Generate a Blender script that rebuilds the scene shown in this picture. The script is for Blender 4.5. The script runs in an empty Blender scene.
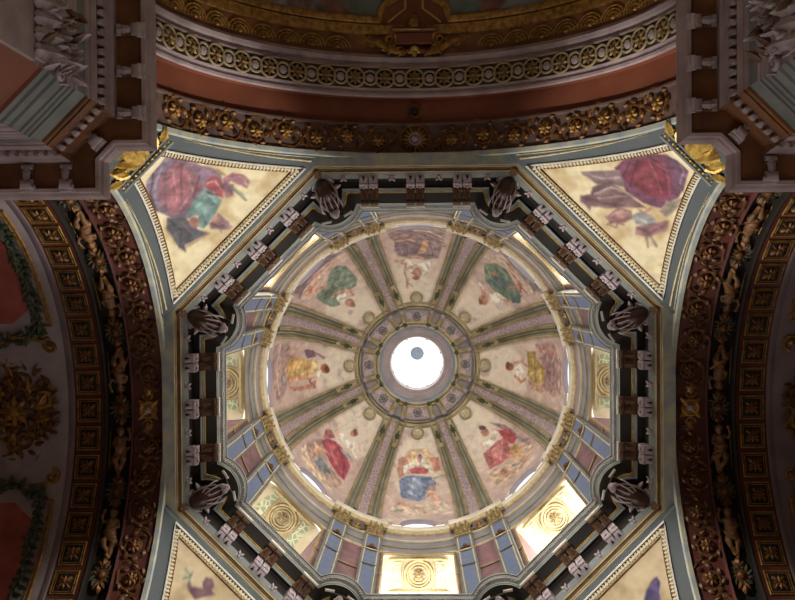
import bpy, math, random
from mathutils import Vector, Matrix, noise
random.seed(7)
D2R = math.pi / 180
SC = bpy.context.scene

# ------------------------------------------------------------------ camera, sky, lights, exposure
# World: x to the picture's right, y towards the picture's bottom, z up. The dome's axis is x = y = 0, the camera stands at z = 0.
F_PX, TX, TY, TR = 831.3, .0236, -.0094, -.0081
def cam_rows():
    c, s = math.cos(TX), math.sin(TX); A = Matrix(((c, 0, s), (0, 1, 0), (-s, 0, c)))
    c, s = math.cos(TY), math.sin(TY); B = Matrix(((1, 0, 0), (0, c, s), (0, -s, c)))
    c, s = math.cos(TR), math.sin(TR); C_ = Matrix(((c, -s, 0), (s, c, 0), (0, 0, 1)))
    return C_ @ B @ A
RM = cam_rows()
CAM_POS = Vector((.0265, -3.98, 0))
cd = bpy.data.cameras.new('camera'); cam = bpy.data.objects.new('camera', cd); SC.collection.objects.link(cam)
cd.sensor_width = 36; cd.lens = F_PX * 36 / 795; cd.clip_end = 500; cd.clip_start = .1
m3 = Matrix((RM[0], -RM[1], -RM[2])).transposed()
cam.matrix_world = Matrix.Translation(CAM_POS) @ m3.to_4x4()
SC.camera = cam
def px(p):
    v = RM @ (Vector(p) - CAM_POS)
    return 397.5 + F_PX * v[0] / v[2], 300 + F_PX * v[1] / v[2]
def seen(p, m=12):
    u, v = px(p)
    return -m < u < 795 + m and -m < v < 600 + m
w = bpy.data.worlds.new('world'); SC.world = w; w.use_nodes = True
w.node_tree.nodes['Background'].inputs[0].default_value = (1, .94, .88, 1)
w.node_tree.nodes['Background'].inputs[1].default_value = 1.6
PANE_GLOW = {0: 19, 1: 19, 2: 2.6, 3: 12, 4: 10, 5: 3.6, 6: 2.6, 7: 19}     # the sky seen through each drum window
LANTERN_GLOW = 5
SC.view_settings.view_transform = 'Standard'; SC.view_settings.look = 'None'
SC.view_settings.gamma = 1; SC.view_settings.use_curve_mapping = False
SC.view_settings.exposure = 0
# four unseen fill spots, added to brighten the pendentive and cornice across the crossing
for sx_, sy_ in ((1, 1), (-1, 1), (1, -1), (-1, -1)):
    ld = bpy.data.lights.new('added_fill', 'SPOT'); ld.energy = 13500; ld.spot_size = 27.5 * D2R; ld.spot_blend = .6; ld.shadow_soft_size = .35; ld.color = (1, .95, .86)
    lo = bpy.data.objects.new('added_fill_spot', ld); SC.collection.objects.link(lo); lo.location = (7.0 * sx_, 7.0 * sy_, 20.75)
    lo.rotation_euler = (Vector((-6.9 * sx_, -6.9 * sy_, 26.0)) - lo.location).to_track_quat('-Z', 'Y').to_euler()
try:
    SC.cycles.use_denoising = True; SC.cycles.max_bounces = 8; SC.cycles.diffuse_bounces = 5
    SC.cycles.sample_clamp_indirect = 6; SC.cycles.caustics_reflective = False; SC.cycles.caustics_refractive = False
except Exception: pass

# ------------------------------------------------------------------ materials
def lin(h):
    if isinstance(h, str): h = [int(h[i:i + 2], 16) for i in (0, 2, 4)]
    return tuple((c / 255 / 12.92 if c <= 10 else ((c / 255 + .055) / 1.055) ** 2.4) for c in h)
MATS = {}
def mat(name, col, col2=None, rough=.7, metal=0., nscale=1.5, bump=.0, bscale=9., pattern=None):
    if name in MATS: return MATS[name]
    m = bpy.data.materials.new(name); m.use_nodes = True; n = m.node_tree.nodes; l = m.node_tree.links
    b = n['Principled BSDF']; b.inputs['Roughness'].default_value = rough; b.inputs['Metallic'].default_value = metal
    tc = n.new('ShaderNodeTexCoord'); no = n.new('ShaderNodeTexNoise'); no.inputs['Scale'].default_value = nscale; no.inputs['Detail'].default_value = 5
    l.new(tc.outputs['Object'], no.inputs['Vector'])
    r = n.new('ShaderNodeValToRGB'); r.color_ramp.elements[0].position = .33; r.color_ramp.elements[1].position = .67
    a = lin(col); c2 = lin(col2) if col2 else tuple(x * .72 for x in a)
    r.color_ramp.elements[0].color = (*c2, 1); r.color_ramp.elements[1].color = (*a, 1)
    l.new(no.outputs['Fac'], r.inputs['Fac']); out = r.outputs['Color']
    if pattern:                                         # small repeated stencil ornament in a second paint
        vo = n.new('ShaderNodeTexVoronoi'); vo.feature = 'DISTANCE_TO_EDGE'; vo.inputs['Scale'].default_value = pattern[1]
        l.new(tc.outputs['Object'], vo.inputs['Vector'])
        cr = n.new('ShaderNodeValToRGB'); cr.color_ramp.elements[0].position = pattern[2]; cr.color_ramp.elements[1].position = pattern[2] + .06
        cr.color_ramp.elements[0].color = (1, 1, 1, 1); cr.color_ramp.elements[1].color = (0, 0, 0, 1)
        l.new(vo.outputs['Distance'], cr.inputs['Fac'])
        mx = n.new('ShaderNodeMix'); mx.data_type = 'RGBA'; l.new(cr.outputs['Color'], mx.inputs['Factor'])
        l.new(out, mx.inputs['A']); mx.inputs['B'].default_value = (*lin(pattern[0]), 1); out = mx.outputs['Result']
    l.new(out, b.inputs['Base Color'])
    if bump:
        n2 = n.new('ShaderNodeTexNoise'); n2.inputs['Scale'].default_value = bscale; n2.inputs['Detail'].default_value = 6
        l.new(tc.outputs['Object'], n2.inputs['Vector']); bp = n.new('ShaderNodeBump'); bp.inputs['Strength'].default_value = bump; bp.inputs['Distance'].default_value = .06
        l.new(n2.outputs['Fac'], bp.inputs['Height']); l.new(bp.outputs['Normal'], b.inputs['Normal'])
    MATS[name] = m; return m
def glow(name, col, s):
    if name in MATS: return MATS[name]
    m = bpy.data.materials.new(name); m.use_nodes = True; n = m.node_tree.nodes; n.clear()
    e = n.new('ShaderNodeEmission'); e.inputs[0].default_value = (*lin(col), 1); e.inputs[1].default_value = s
    o = n.new('ShaderNodeOutputMaterial'); m.node_tree.links.new(e.outputs[0], o.inputs[0]); MATS[name] = m; return m
def paint_mat(name, rough=.85):
    m = bpy.data.materials.new(name); m.use_nodes = True; n = m.node_tree.nodes; l = m.node_tree.links
    b = n['Principled BSDF']; b.inputs['Roughness'].default_value = rough
    v = n.new('ShaderNodeVertexColor'); v.layer_name = 'paint'
    tc = n.new('ShaderNodeTexCoord'); no = n.new('ShaderNodeTexNoise'); no.inputs['Scale'].default_value = 3; no.inputs['Detail'].default_value = 8
    l.new(tc.outputs['Object'], no.inputs['Vector'])
    mr = n.new('ShaderNodeMapRange'); mr.inputs[1].default_value = .3; mr.inputs[2].default_value = .7; mr.inputs[3].default_value = .88; mr.inputs[4].default_value = 1.08
    l.new(no.outputs['Fac'], mr.inputs[0]); mx = n.new('ShaderNodeMix'); mx.data_type = 'RGBA'; mx.blend_type = 'MULTIPLY'; mx.inputs['Factor'].default_value = 1
    l.new(v.outputs['Color'], mx.inputs['A']); l.new(mr.outputs[0], mx.inputs['B']); l.new(mx.outputs['Result'], b.inputs['Base Color'])
    return m
M_MAUVE = mat('mauve grey stone', 'b2a0a2', '968488', bump=.25)
M_GREY = mat('weathered grey plaster', '787c7a', '666b6d', bump=.1)
M_PEND = mat('grey green plaster', '50575a', '444c52', nscale=.8, bump=.08)
M_CREAM = mat('cream stucco', 'd6cdb4', 'bdb296', bump=.1)
M_PALE = mat('pale lilac stone', 'c4b6bc', '9c8e94', bump=.15, nscale=5)
M_TAN = mat('tan gilded moulding', 'a89872', '8c7c58', rough=.55, bump=.1)
M_GOLD = mat('bright gilding', 'd9b866', 'a98338', rough=.38, metal=.35, bump=.3, nscale=6)
M_GILTCREAM = mat('cream and gilt moulding', 'd2c49c', 'b09c6c', rough=.5, metal=.1, bump=.15, nscale=6)
M_LIP = mat('pale blue grey cornice', 'a4aaa6', '8a9294', bump=.1)
M_DULLGOLD = mat('dull bronze gilding', '9c7c4e', '64482c', rough=.5, metal=.2, bump=.3, nscale=6)
M_DULLLEAF = mat('dull olive leafwork', '4e4a38', '2e2a20', bump=.3, nscale=7)
M_VINE = mat('dim bronze vine', '75502c', '46291a', rough=.5, metal=.25, bump=.3, nscale=6)
M_ARCHV = mat('pale olive and blue archivolt paint', 'b9b79c', '8e98a2', nscale=2.2)
M_CAPGOLD = mat('gilded capital', 'c8b484', '5c482c', rough=.4, metal=.35, bump=.4, nscale=9)
M_BANDBROWN = mat('brown mauve band paint', '6c544c', '523e3a', nscale=2)
M_OLDGOLD = mat('aged gilding', 'b08440', '74501f', rough=.45, metal=.35, bump=.3, nscale=6)
M_DIMGOLD = mat('tarnished gilding', '8a5a28', '4a2c14', rough=.5, metal=.3, bump=.3, nscale=6)
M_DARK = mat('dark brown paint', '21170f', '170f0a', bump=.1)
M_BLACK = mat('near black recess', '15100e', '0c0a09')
M_BROWN = mat('brown wood', '6e4c30', '4c3220', bump=.3, rough=.6, nscale=4)
M_OXBLOOD = mat('oxblood paint', '5c2a20', '431c18', bump=.1)
M_REDBROWN = mat('red brown plaster', '80452c', '6a3622', nscale=.7, bump=.05)
M_ORANGE = mat('ochre brown panel', '8a5a34', '65402a', nscale=1.2, bump=.1)
M_LAV = mat('lavender plaster', 'a3989c', '91868c', bump=.05)
M_RIBGREY = mat('grey green rib paint', '848a84', '6e7670')
M_RIBTAN = mat('ochre rib moulding', 'b6aa8e', '8f8464', rough=.6)
M_STENCIL = mat('mauve stencilled plaster', 'a08e98', '8e7e88', pattern=('b8a8ac', 5.5, .05))
M_PINK = mat('pink marbled wall', '957279', '7c5c66', nscale=2.2, bump=.03)
M_BLUE = mat('blue marbled panel', '5a6c98', '6c7890', nscale=3.5)
M_DRUM = mat('blue grey drum plaster', '90929c', '7e8088')
M_GREENP = mat('pale green panel', 'aab898', '94a488', pattern=('dcdcc0', 4, .06))
M_LEAF = mat('dark green leafwork', '55614c', '353c2c', bump=.3, nscale=7)
M_WHITE = mat('white stucco', 'e4dfd6', 'cfc8bc')
M_IRON = mat('dark window bars', '55524e')
M_FLOOR = mat('pale marble floor', '9c8c7c', '84746a', nscale=.4)

# ------------------------------------------------------------------ mesh helpers
class MB:
    def __init__(s): s.v = []; s.f = []; s.mi = []
    def add(s, vs, fs, M=None, mi=0):
        o = len(s.v)
        s.v += [(M @ Vector(p))[:] for p in vs] if M else [tuple(p) for p in vs]
        s.f += [[i + o for i in f] for f in fs]; s.mi += [mi] * len(fs); return s
    def grid(s, rows, close_u=False, close_v=False, M=None, mi=0):
        n, m = len(rows), len(rows[0]); vs = [p for r in rows for p in r]; fs = []
        for i in range(n if close_u else n - 1):
            for j in range(m if close_v else m - 1):
                a, b = i * m + j, i * m + (j + 1) % m; c, d = ((i + 1) % n) * m + (j + 1) % m, ((i + 1) % n) * m + j
                fs.append([a, b, c, d])
        return s.add(vs, fs, M, mi)
    def box(s, c, d, M=None, mi=0, taper=1.):
        x, y, z = [k / 2 for k in d]; t = taper
        vs = [(c[0] + i * x * (t if k > 0 else 1), c[1] + j * y * (t if k > 0 else 1), c[2] + k * z) for k in (-1, 1) for i, j in ((-1, -1), (1, -1), (1, 1), (-1, 1))]
        return s.add(vs, [[3, 2, 1, 0], [4, 5, 6, 7], [0, 1, 5, 4], [1, 2, 6, 5], [2, 3, 7, 6], [3, 0, 4, 7]], M, mi)
    def bbox(s, c, d, b=.02, M=None, mi=0):             # box with a chamfered upper edge
        x, y, z = d
        s.box((c[0], c[1], c[2] - b / 2), (x, y, z - b), M, mi)
        return s.box((c[0], c[1], c[2] + z / 2 - b / 2), (x, y, b), M, mi, taper=max(.1, 1 - 2 * b / min(x, y)))
    def tube(s, pts, r, seg=6, M=None, mi=0, closed=False, flat=1.):
        pts = [Vector(p) for p in pts]; n = len(pts); rr = r if isinstance(r, (list, tuple)) else [r] * n; rows = []
        up = None
        for i, p in enumerate(pts):
            a = pts[(i + 1) % n] if (closed or i < n - 1) else p; b = pts[i - 1] if (closed or i) else p
            t = (a - b).normalized() if (a - b).length > 1e-9 else Vector((1, 0, 0))
            if up is None: up = Vector((0, 0, 1)) if abs(t.z) < .8 else Vector((1, 0, 0))
            x = t.cross(up).normalized(); up = x.cross(t).normalized()
            rows.append([(p + x * rr[i] * math.cos(k * 2 * math.pi / seg) + up * rr[i] * flat * math.sin(k * 2 * math.pi / seg))[:] for k in range(seg)])
        s.grid(rows, closed, True, M, mi)
        if not closed:
            o = len(s.v) - n * seg; s.f += [[o + k for k in range(seg)], [o + (n - 1) * seg + k for k in reversed(range(seg))]]; s.mi += [mi, mi]
        return s
    def ell(s, c, r, M=None, mi=0, nu=10, nv=6, R=None):
        rows = []
        for i in range(nv + 1):
            th = math.pi * i / nv; row = []
            for j in range(nu):
                ph = 2 * math.pi * j / nu; q = Vector((r[0] * math.sin(th) * math.cos(ph), r[1] * math.sin(th) * math.sin(ph), r[2] * math.cos(th)))
                if R: q = R @ q
                row.append((q + Vector(c))[:])
            rows.append(row)
        return s.grid(rows, False, True, M, mi)
    def lathe(s, prof, seg=20, M=None, mi=0, lob=0, amp=0.):
        rows = [[((r * (1 + amp * math.cos(lob * 2 * math.pi * k / seg))) * math.cos(2 * math.pi * k / seg), (r * (1 + amp * math.cos(lob * 2 * math.pi * k / seg))) * math.sin(2 * math.pi * k / seg), z) for k in range(seg)] for r, z in prof]
        return s.grid(rows, False, True, M, mi)
    def leaf(s, p, ang, L, W, h, M=None, mi=0, curl=.5):  # a lobed acanthus leaf lying in local xy, arching to +z
        c, sn = math.cos(ang), math.sin(ang); rows = []
        prof = [0.25, .75, .6, 1., .7, .85, .45, .5, .03]
        for i, q in enumerate(prof):
            t = i / (len(prof) - 1); row = []
            for j in (-1, -.5, 0, .5, 1):
                x, y = L * t * (1 - .12 * abs(j) * (i % 2)), j * W / 2 * q
                z = h * math.sin(math.pi * min(1, t * .9 + .1)) ** .7 * (1 - .45 * abs(j)) + curl * h * t * t + (.25 * h if j == 0 else 0)
                row.append((p[0] + c * x - sn * y, p[1] + sn * x + c * y, p[2] + z))
            rows.append(row)
        s.grid(rows, M=M, mi=mi); o = len(s.v) - 45          # a floor under the leaf gives it thickness
        rows2 = [[(a[0], a[1], a[2] - max(.015, h * .3)) for a in r] for r in rows]
        return s.grid([r[::-1] for r in rows2], M=M, mi=mi)
    def spiral(s, c, R0, R1, turns, a0, rt, M=None, mi=0, z=0., n=None, flat=1.):
        c = tuple(c) + (0.,) * (3 - len(c)); n = n or int(abs(turns) * 14) + 2; pts = []; rr = []
        for i in range(n):
            t = i / (n - 1); a = a0 + turns * 2 * math.pi * t; r = R0 + (R1 - R0) * t ** .8
            pts.append((c[0] + r * math.cos(a), c[1] + r * math.sin(a), c[2] + z * t)); rr.append(rt * (1 - .45 * t))
        return s.tube(pts, rr, 6, M, mi, flat=flat)
    def mesh(s, name, mats, smooth=True):
        me = bpy.data.meshes.new(name); me.from_pydata(s.v, [], s.f)
        if not isinstance(mats, (list, tuple)): mats = [mats]
        for m in mats: me.materials.append(m)
        me.polygons.foreach_set('material_index', s.mi)
        me.validate(); me.update()
        if smooth:
            me.polygons.foreach_set('use_smooth', [True] * len(me.polygons))
            try: me.set_sharp_from_angle(angle=40 * D2R)
            except Exception: pass
        return me
    def build(s, name, mats, parent=None, smooth=True):
        o = bpy.data.objects.new(name, s.mesh(name, mats, smooth)); SC.collection.objects.link(o)
        if parent: o.parent = parent
        return o
def tag(o, label=None, cat=None, group=None, kind=None):
    for k, v in (('label', label), ('category', cat), ('group', group), ('kind', kind)):
        if v: o[k] = v
    return o
def struct(o, label, cat='trim'): return tag(o, label, cat, kind='structure')
def empty(name, M): 
    o = bpy.data.objects.new(name, None); o.empty_display_size = .2; SC.collection.objects.link(o); o.matrix_world = M; return o
class Kit:                                              # one kind of thing: the first placing links the prototype, later ones copy it and its parts
    def __init__(s, name, parts): s.name, s.parts, s.proto = name, parts, None   # parts: (name, MB, material[, subparts[, label]])
    def make(s, parent, parts):
        for p in parts:
            o = p[1].build(p[0], p[2], parent)
            if len(p) > 4 and p[4]: o['label'] = p[4]
            if len(p) > 3 and p[3]: s.make(o, p[3])
    def place(s, M, label, cat, group=None):
        if s.proto is None:
            if len(s.parts) == 1 and not (len(s.parts[0]) > 3 and s.parts[0][3]): o = s.parts[0][1].build(s.name, s.parts[0][2]); o.matrix_world = M
            else: o = empty(s.name, M); s.make(o, s.parts)
            s.proto = o
        else:
            o = s.copy(s.proto, None); o.matrix_world = M
        return tag(o, label, cat, group)
    def copy(s, o, parent):
        c = o.copy(); SC.collection.objects.link(c); c.parent = parent
        for ch in list(o.children): s.copy(ch, c)
        return c
def frame(p, X, Y, Z): return Matrix(((X[0], Y[0], Z[0], p[0]), (X[1], Y[1], Z[1], p[1]), (X[2], Y[2], Z[2], p[2]), (0, 0, 0, 1)))
UP = Vector((0, 0, 1))
def azi(deg):                                           # outward and sideways directions at an azimuth
    a = deg * D2R; return Vector((math.cos(a), math.sin(a), 0)), Vector((-math.sin(a), math.cos(a), 0))
SIDE = ['upper', 'upper right', 'right', 'lower right', 'lower', 'lower left', 'left', 'upper left']
CORNER = ['upper right of top', 'right of top', 'right top', 'right bottom', 'bottom right', 'bottom left', 'left bottom', 'left top']
FIG = ['mauve robed figure with a cross', 'green robed figure beside a bare armed angel', 'ochre robed figure with dark hair', 'red robed figure with a harp', 'blue robed woman with an angel below', 'crimson robed figure with a staff', 'orange robed figure with a purple sash', 'green robed figure with a red haired head']
SHORT = ['mauve robed', 'upper right green robed', 'ochre robed', 'harp playing red robed', 'blue robed', 'crimson robed', 'orange robed', 'upper left green robed']
ORD = ['first', 'second', 'third', 'fourth', 'fifth', 'sixth', 'seventh', 'eighth', 'ninth', 'tenth', 'eleventh', 'twelfth', 'thirteenth']
def alpha(k): return -90 + 45 * k
import numpy as np
# ------------------------------------------------------------------ measures of the place (metres)
HS, W, AW = 20.9, 7.45, 8.59            # arch springing, arch radius, distance of the arch planes from the dome's axis
ZC, R0 = 39.1, 7.12                     # dome centre and radius
def oct_frame(k, s, r, z):
    d, e = azi(alpha(k)); return frame(d * r + e * s + UP * z, e, d, -UP)
def corner_frame(k, r, z):
    d, e = azi(alpha(k) + 22.5); return frame(d * r + UP * z, e, d, -UP)
def radial(az, r, z, s=0):              # upright: x sideways, y outward, z up
    d, e = azi(az); return frame(d * r + e * s + UP * z, -e, d, UP)
def dome_pt(az, b, h=0., s=0.):
    d, e = azi(az); return d * ((R0 - h) * math.cos(b)) + e * s + UP * (ZC + (R0 - h) * math.sin(b))
def dome_frame(az, b, h=0.):
    d, e = azi(az); return frame(dome_pt(az, b, h), e, d * math.sin(b) - UP * math.cos(b), -d * math.cos(b) - UP * math.sin(b))
ARCH = {'top': -90, 'right': 0, 'bottom': 90, 'left': 180}
def arch_pt(side, ph, dep, rho=W):
    d, e = azi(ARCH[side]); return e * (rho * math.sin(ph)) + d * dep + UP * (HS + rho * math.cos(ph))
def arch_frame(side, ph, dep, h=0.):
    d, e = azi(ARCH[side]); return frame(arch_pt(side, ph, dep, W - h), e * math.cos(ph) - UP * math.sin(ph), d, -(e * math.sin(ph) + UP * math.cos(ph)))

# ------------------------------------------------------------------ large structure
def sweep(name, prof, rfun, thetas, m, label=None, closed=True, cat='trim'):
    mb = MB(); rows = []
    for th in thetas:
        row = []
        for r, z in prof:
            q = rfun(th, r) if rfun else r
            row.append((q * math.cos(th * D2R), q * math.sin(th * D2R), z))
        rows.append(row)
    mb.grid(rows, closed)
    o = mb.build(name, m)
    return struct(o, label, cat) if label else o
FULL = [i * .5625 for i in range(640)]
CIRC = [i * 2.5 for i in range(144)]
def oct_r(th, a):
    dl = ((th + 90 + 22.5) % 45) - 22.5; q = a / math.cos(dl * D2R)
    rc = 1.03 + 7.07 - a; g = (22.5 - abs(dl)) * D2R
    if a < 7.7 and 7.96 * math.sin(g) < rc: q = min(q, 7.96 * math.cos(g) - math.sqrt(rc * rc - (7.96 * math.sin(g)) ** 2))
    return q
# floor
mb = MB(); mb.box((0, 0, -1.75), (44, 44, .3)); struct(mb.build('floor', M_FLOOR), 'pale marble floor of the crossing', 'floor')
# four pendentives
CORN = {'TL': (-1, -1), 'TR': (1, -1), 'BR': (1, 1), 'BL': (-1, 1)}
CORN_NAME = {'TL': 'upper left', 'TR': 'upper right', 'BR': 'lower right', 'BL': 'lower left'}
def pend_half(z):
    t = W * W - (z - HS) ** 2 if z > HS else W * W
    yw = max(math.sqrt(max(t, 0)), 3.15); return (AW - yw) / 2 ** .5, (AW + yw) / 2 ** .5
def pend_pt(c, z, q, h=0.):
    sx, sy = CORN[c]; half, ap = pend_half(z); ap -= h
    return Vector(((sx * (ap + q)) / 2 ** .5, sy * (ap - q) / 2 ** .5, z))
zs = [19.6 + .1 * i for i in range(0, 80)] + [27.55, 27.6, 27.64, 27.65, 27.8, 28.02]
zs = sorted(z for z in zs if z <= 28.02)
for i, c in enumerate(CORN):
    mb = MB(); mb.grid([[pend_pt(c, z, pend_half(z)[0] * t)[:] for t in (-1, -.5, 0, .5, 1)] for z in zs])
    struct(mb.build('wall_pendentive_%s' % CORN_NAME[c].replace(' ', '_'), M_PEND), 'grey green plaster pendentive at the %s corner of the crossing' % CORN_NAME[c], 'wall')
# arches and vaults: stepped bands, each its own profile of (depth, radius)
M_DIMMAUVE = mat('dim mauve plaster', '84767a', '6c5e64', nscale=.8)
PH = [(-92 + 184 * i / 120) * D2R for i in range(121)]
def arch_sweep(name, side, prof, m, label):
    mb = MB(); rows = []
    for ph in PH:
        rows.append([arch_pt(side, max(-math.pi / 2, min(math.pi / 2, ph)), dep, rho)[:2] + ((arch_pt(side, ph, dep, rho).z if abs(ph) < 1.57 else 19.5),) for dep, rho in prof])
    mb.grid(rows); return struct(mb.build(name, m), label, 'ceiling')
NTRIM = 0
def trim_name():
    global NTRIM; NTRIM += 1; return 'trim_%d' % NTRIM
for side in ARCH:
    lab = 'of the %s arch' % side
    arch_sweep(trim_name(), side, [(AW - .02, W + .3), (AW - .06, W + .02), (AW - .02, W - .04), (AW + .12, W - .04), (AW + .14, W)], M_ARCHV, 'narrow pale archivolt edge ' + lab)
    if side in ('top', 'bottom'):
        arch_sweep('ceiling_%s_arch_scroll_band' % side, side, [(AW + .14, W), (AW + .2, W + .06), (9.62, W + .06), (9.66, W - .03), (9.72, W - .03), (9.74, W + .12)], M_BANDBROWN, 'brown arch soffit under the gilded scrolls ' + lab)
        arch_sweep('ceiling_%s_arch_plain_band' % side, side, [(9.74, W + .12), (10.55, W + .12), (10.57, W - .1)], M_REDBROWN, 'plain red brown band ' + lab)
        arch_sweep(trim_name(), side, [(10.57, W - .1), (10.6, W - .2), (10.68, W - .2), (10.72, W - .14), (10.8, W - .14), (10.82, W - .2), (10.86, W - .2)], M_MAUVE, 'mauve lower moulding below the ring band ' + lab)
        arch_sweep('ceiling_%s_arch_ring_band' % side, side, [(10.86, W - .2), (10.88, W - .14), (11.5, W - .14), (11.52, W - .2)], M_BANDBROWN, 'dark band behind the ring ornament ' + lab)
        arch_sweep(trim_name(), side, [(11.52, W - .2), (11.58, W - .2), (11.62, W - .1), (11.72, W - .08), (11.78, W - .16), (11.9, W - .18), (11.94, W - .05), (12.05, W)], M_MAUVE, 'mauve stepped moulding above the ring band ' + lab)
        arch_sweep('ceiling_%s_arch_fan_band' % side, side, [(12.05, W), (12.68, W)], M_ORANGE, 'brown band carrying gilded fans ' + lab)
        arch_sweep(trim_name(), side, [(12.68, W), (12.7, W - .08), (12.78, W - .1), (12.9, W - .06), (13.02, W - .1), (13.06, W)], M_OLDGOLD, 'gilded border of the painted vault by the %s arch' % side)
        arch_sweep('ceiling_%s_vault' % side, side, [(13.06, W), (19, W)], M_REDBROWN, 'red brown nave vault beyond the %s arch' % side)
    else:
        arch_sweep('ceiling_%s_arch_scroll_band' % side, side, [(AW + .14, W), (AW + .18, W + .06), (9.74, W + .06), (9.76, W - .0), (9.82, W - .02), (9.86, W + .3)], M_OXBLOOD, 'oxblood arch soffit under the scrolls ' + lab)
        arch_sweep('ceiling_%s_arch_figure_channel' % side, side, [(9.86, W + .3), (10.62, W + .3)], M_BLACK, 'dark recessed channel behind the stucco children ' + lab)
        arch_sweep(trim_name(), side, [(10.62, W + .3), (10.64, W - .02), (10.72, W - .04), (10.78, W)], M_DARK, 'dark moulding beside the coffers ' + lab)
        arch_sweep('ceiling_%s_arch_coffer_band' % side, side, [(10.78, W), (10.84, W + .03), (11.74, W + .03), (11.78, W)], M_OXBLOOD, 'oxblood band between the coffers ' + lab)
        arch_sweep(trim_name(), side, [(11.78, W), (11.8, W - .05), (11.9, W - .05), (11.95, W - .02), (12.02, W)], M_DIMMAUVE, 'dim mauve moulding where the vault meets the coffers ' + lab)
        arch_sweep('ceiling_%s_vault' % side, side, [(12.02, W), (19, W)], M_LAV if side == 'left' else M_DIMMAUVE, 'mauve plaster vault beyond the %s arch' % side)  # left vault's brighter light is put into its colour as lighter plaster
for p, d_, lab in (((0, -24, 9), (40, .4, 44), 'far end of the choir'), ((-19.2, 0, 9), (.4, 30, 44), 'end of the left transept'), ((19.2, 0, 9), (.4, 30, 44), 'end of the right transept')):
    mb = MB(); mb.box(p, d_); struct(mb.build('wall_' + lab.split(' the ')[1].replace(' ', '_'), M_CREAM), 'plain wall closing the %s' % lab, 'wall')
for side in ('top',):
    arch_sweep('ceiling_choir_vault', side, [(19, W), (24, W)], M_REDBROWN, 'continuation of the choir vault')
# octagonal cornice under the dome: rings of one section each
def ring(prof, m, label, rf=oct_r, th=FULL): return sweep(trim_name(), prof, rf, th, m, label)
ring([(8.75, 28.5), (8.66, 28.02), (8.24, 28.0)], M_ARCHV, 'pale olive soffit around the octagonal cornice')
ring([(8.24, 28.0), (8.22, 28.06), (8.19, 28.06), (8.17, 28.11)], M_TAN, 'outer tan fillet of the octagonal cornice')
ring([(8.17, 28.11), (8.13, 28.13), (8.09, 28.15), (8.07, 28.13)], M_BROWN, 'red brown moulding of the octagonal cornice')
ring([(8.07, 28.13), (8.05, 28.13), (8.03, 28.2), (8.01, 28.2)], M_TAN, 'inner tan fillet of the octagonal cornice')
ring([(8.01, 28.2), (7.97, 28.28), (7.87, 28.36), (7.86, 28.4)], M_GREY, 'grey frieze behind the rosettes of the octagonal cornice')
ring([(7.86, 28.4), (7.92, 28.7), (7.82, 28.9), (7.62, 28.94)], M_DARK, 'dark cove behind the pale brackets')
ring([(7.62, 28.94), (7.6, 28.88), (7.56, 28.88), (7.55, 28.93), (7.5, 28.93), (7.49, 28.98)], M_LIP, 'grey inner moulding of the octagonal cornice')
ring([(7.49, 28.98), (7.485, 28.96), (7.445, 28.97), (7.44, 29.0)], M_GOLD, 'thin gilded line above the grey moulding')
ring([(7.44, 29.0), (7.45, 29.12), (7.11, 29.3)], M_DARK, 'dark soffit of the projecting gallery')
ring([(7.11, 29.3), (7.1, 29.36), (7.07, 29.38), (7.06, 29.46), (7.0, 29.5), (6.99, 29.6), (6.93, 29.66), (6.9, 29.72), (6.87, 29.72), (6.87, 29.82), (6.93, 29.85)], M_LIP, 'grey projecting lip of the gallery cornice')
ring([(6.93, 29.85), (7.9, 29.86), (9.8, 29.86)], M_GREY, 'grey gallery floor at the foot of the drum')
# egg and dart run on the lip
mb = MB(); n = 560
for i in range(n):
    th = 360 * i / n; q = oct_r(th, 6.965); q2 = oct_r(th + .3, 6.965)
    p = Vector((q * math.cos(th * D2R), q * math.sin(th * D2R), 29.56)); p2 = Vector((q2 * math.cos((th + .3) * D2R), q2 * math.sin((th + .3) * D2R), 29.56))
    X = (p2 - p).normalized(); Y = UP.cross(X); mb.box((0, 0, 0), (.045, .055, .1), frame(p, X, Y, UP))
struct(mb.build(trim_name(), M_PALE), 'row of small pale darts along the gallery lip')
# drum
WA = math.degrees(math.asin(1.54 / 7.75))
def bay(th):                                            # distance from the nearest pilaster pair's axis
    return abs(((th + 90) % 45) - 22.5)
def drum_r(th, r): return r - .17 if bay(th) < 10.9 and r < 7.42 else r
DTH = []
for k in range(8):
    c = alpha(k) + 22.5
    DTH += [c - 10.95, c - 10.85] + [c - 10.85 + 21.7 * i / 14 for i in range(1, 14)] + [c + 10.85, c + 10.95] + [c + 10.95 + 23.1 * i / 16 for i in range(1, 16)]
for k in range(8):
    d, e = azi(alpha(k) + 22.5); hw = 22.5 - WA; mb = MB()
    mb.grid([[(7.75 * math.cos((alpha(k) + 22.5 + t) * D2R), 7.75 * math.sin((alpha(k) + 22.5 + t) * D2R), z) for z in (29.8, 33, 36, 37.2)] for t in [-hw + 2 * hw * i / 14 for i in range(15)]])
    struct(mb.build('wall_drum_bay_%d' % (k + 1), M_PINK), 'pink marbled drum wall between %s and %s windows' % (SIDE[k], SIDE[(k + 1) % 8]), 'wall')
    mb = MB()
    for zz, hh in ((33.9, .14), (30.9, .16)):
        for t in (-1, 1):
            rows = [[((7.75 - o) * math.cos((alpha(k) + 22.5 + a) * D2R), (7.75 - o) * math.sin((alpha(k) + 22.5 + a) * D2R), zz + h) for o, h in ((0, -hh / 2), (.06, -hh / 2), (.08, 0), (.06, hh / 2), (0, hh / 2))] for a in [-hw + 2 * hw * i / 14 for i in range(15)]]
        mb.grid(rows)
    struct(mb.build(trim_name(), M_TAN), 'ochre string course across the drum wall by the %s window' % SIDE[k])
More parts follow.
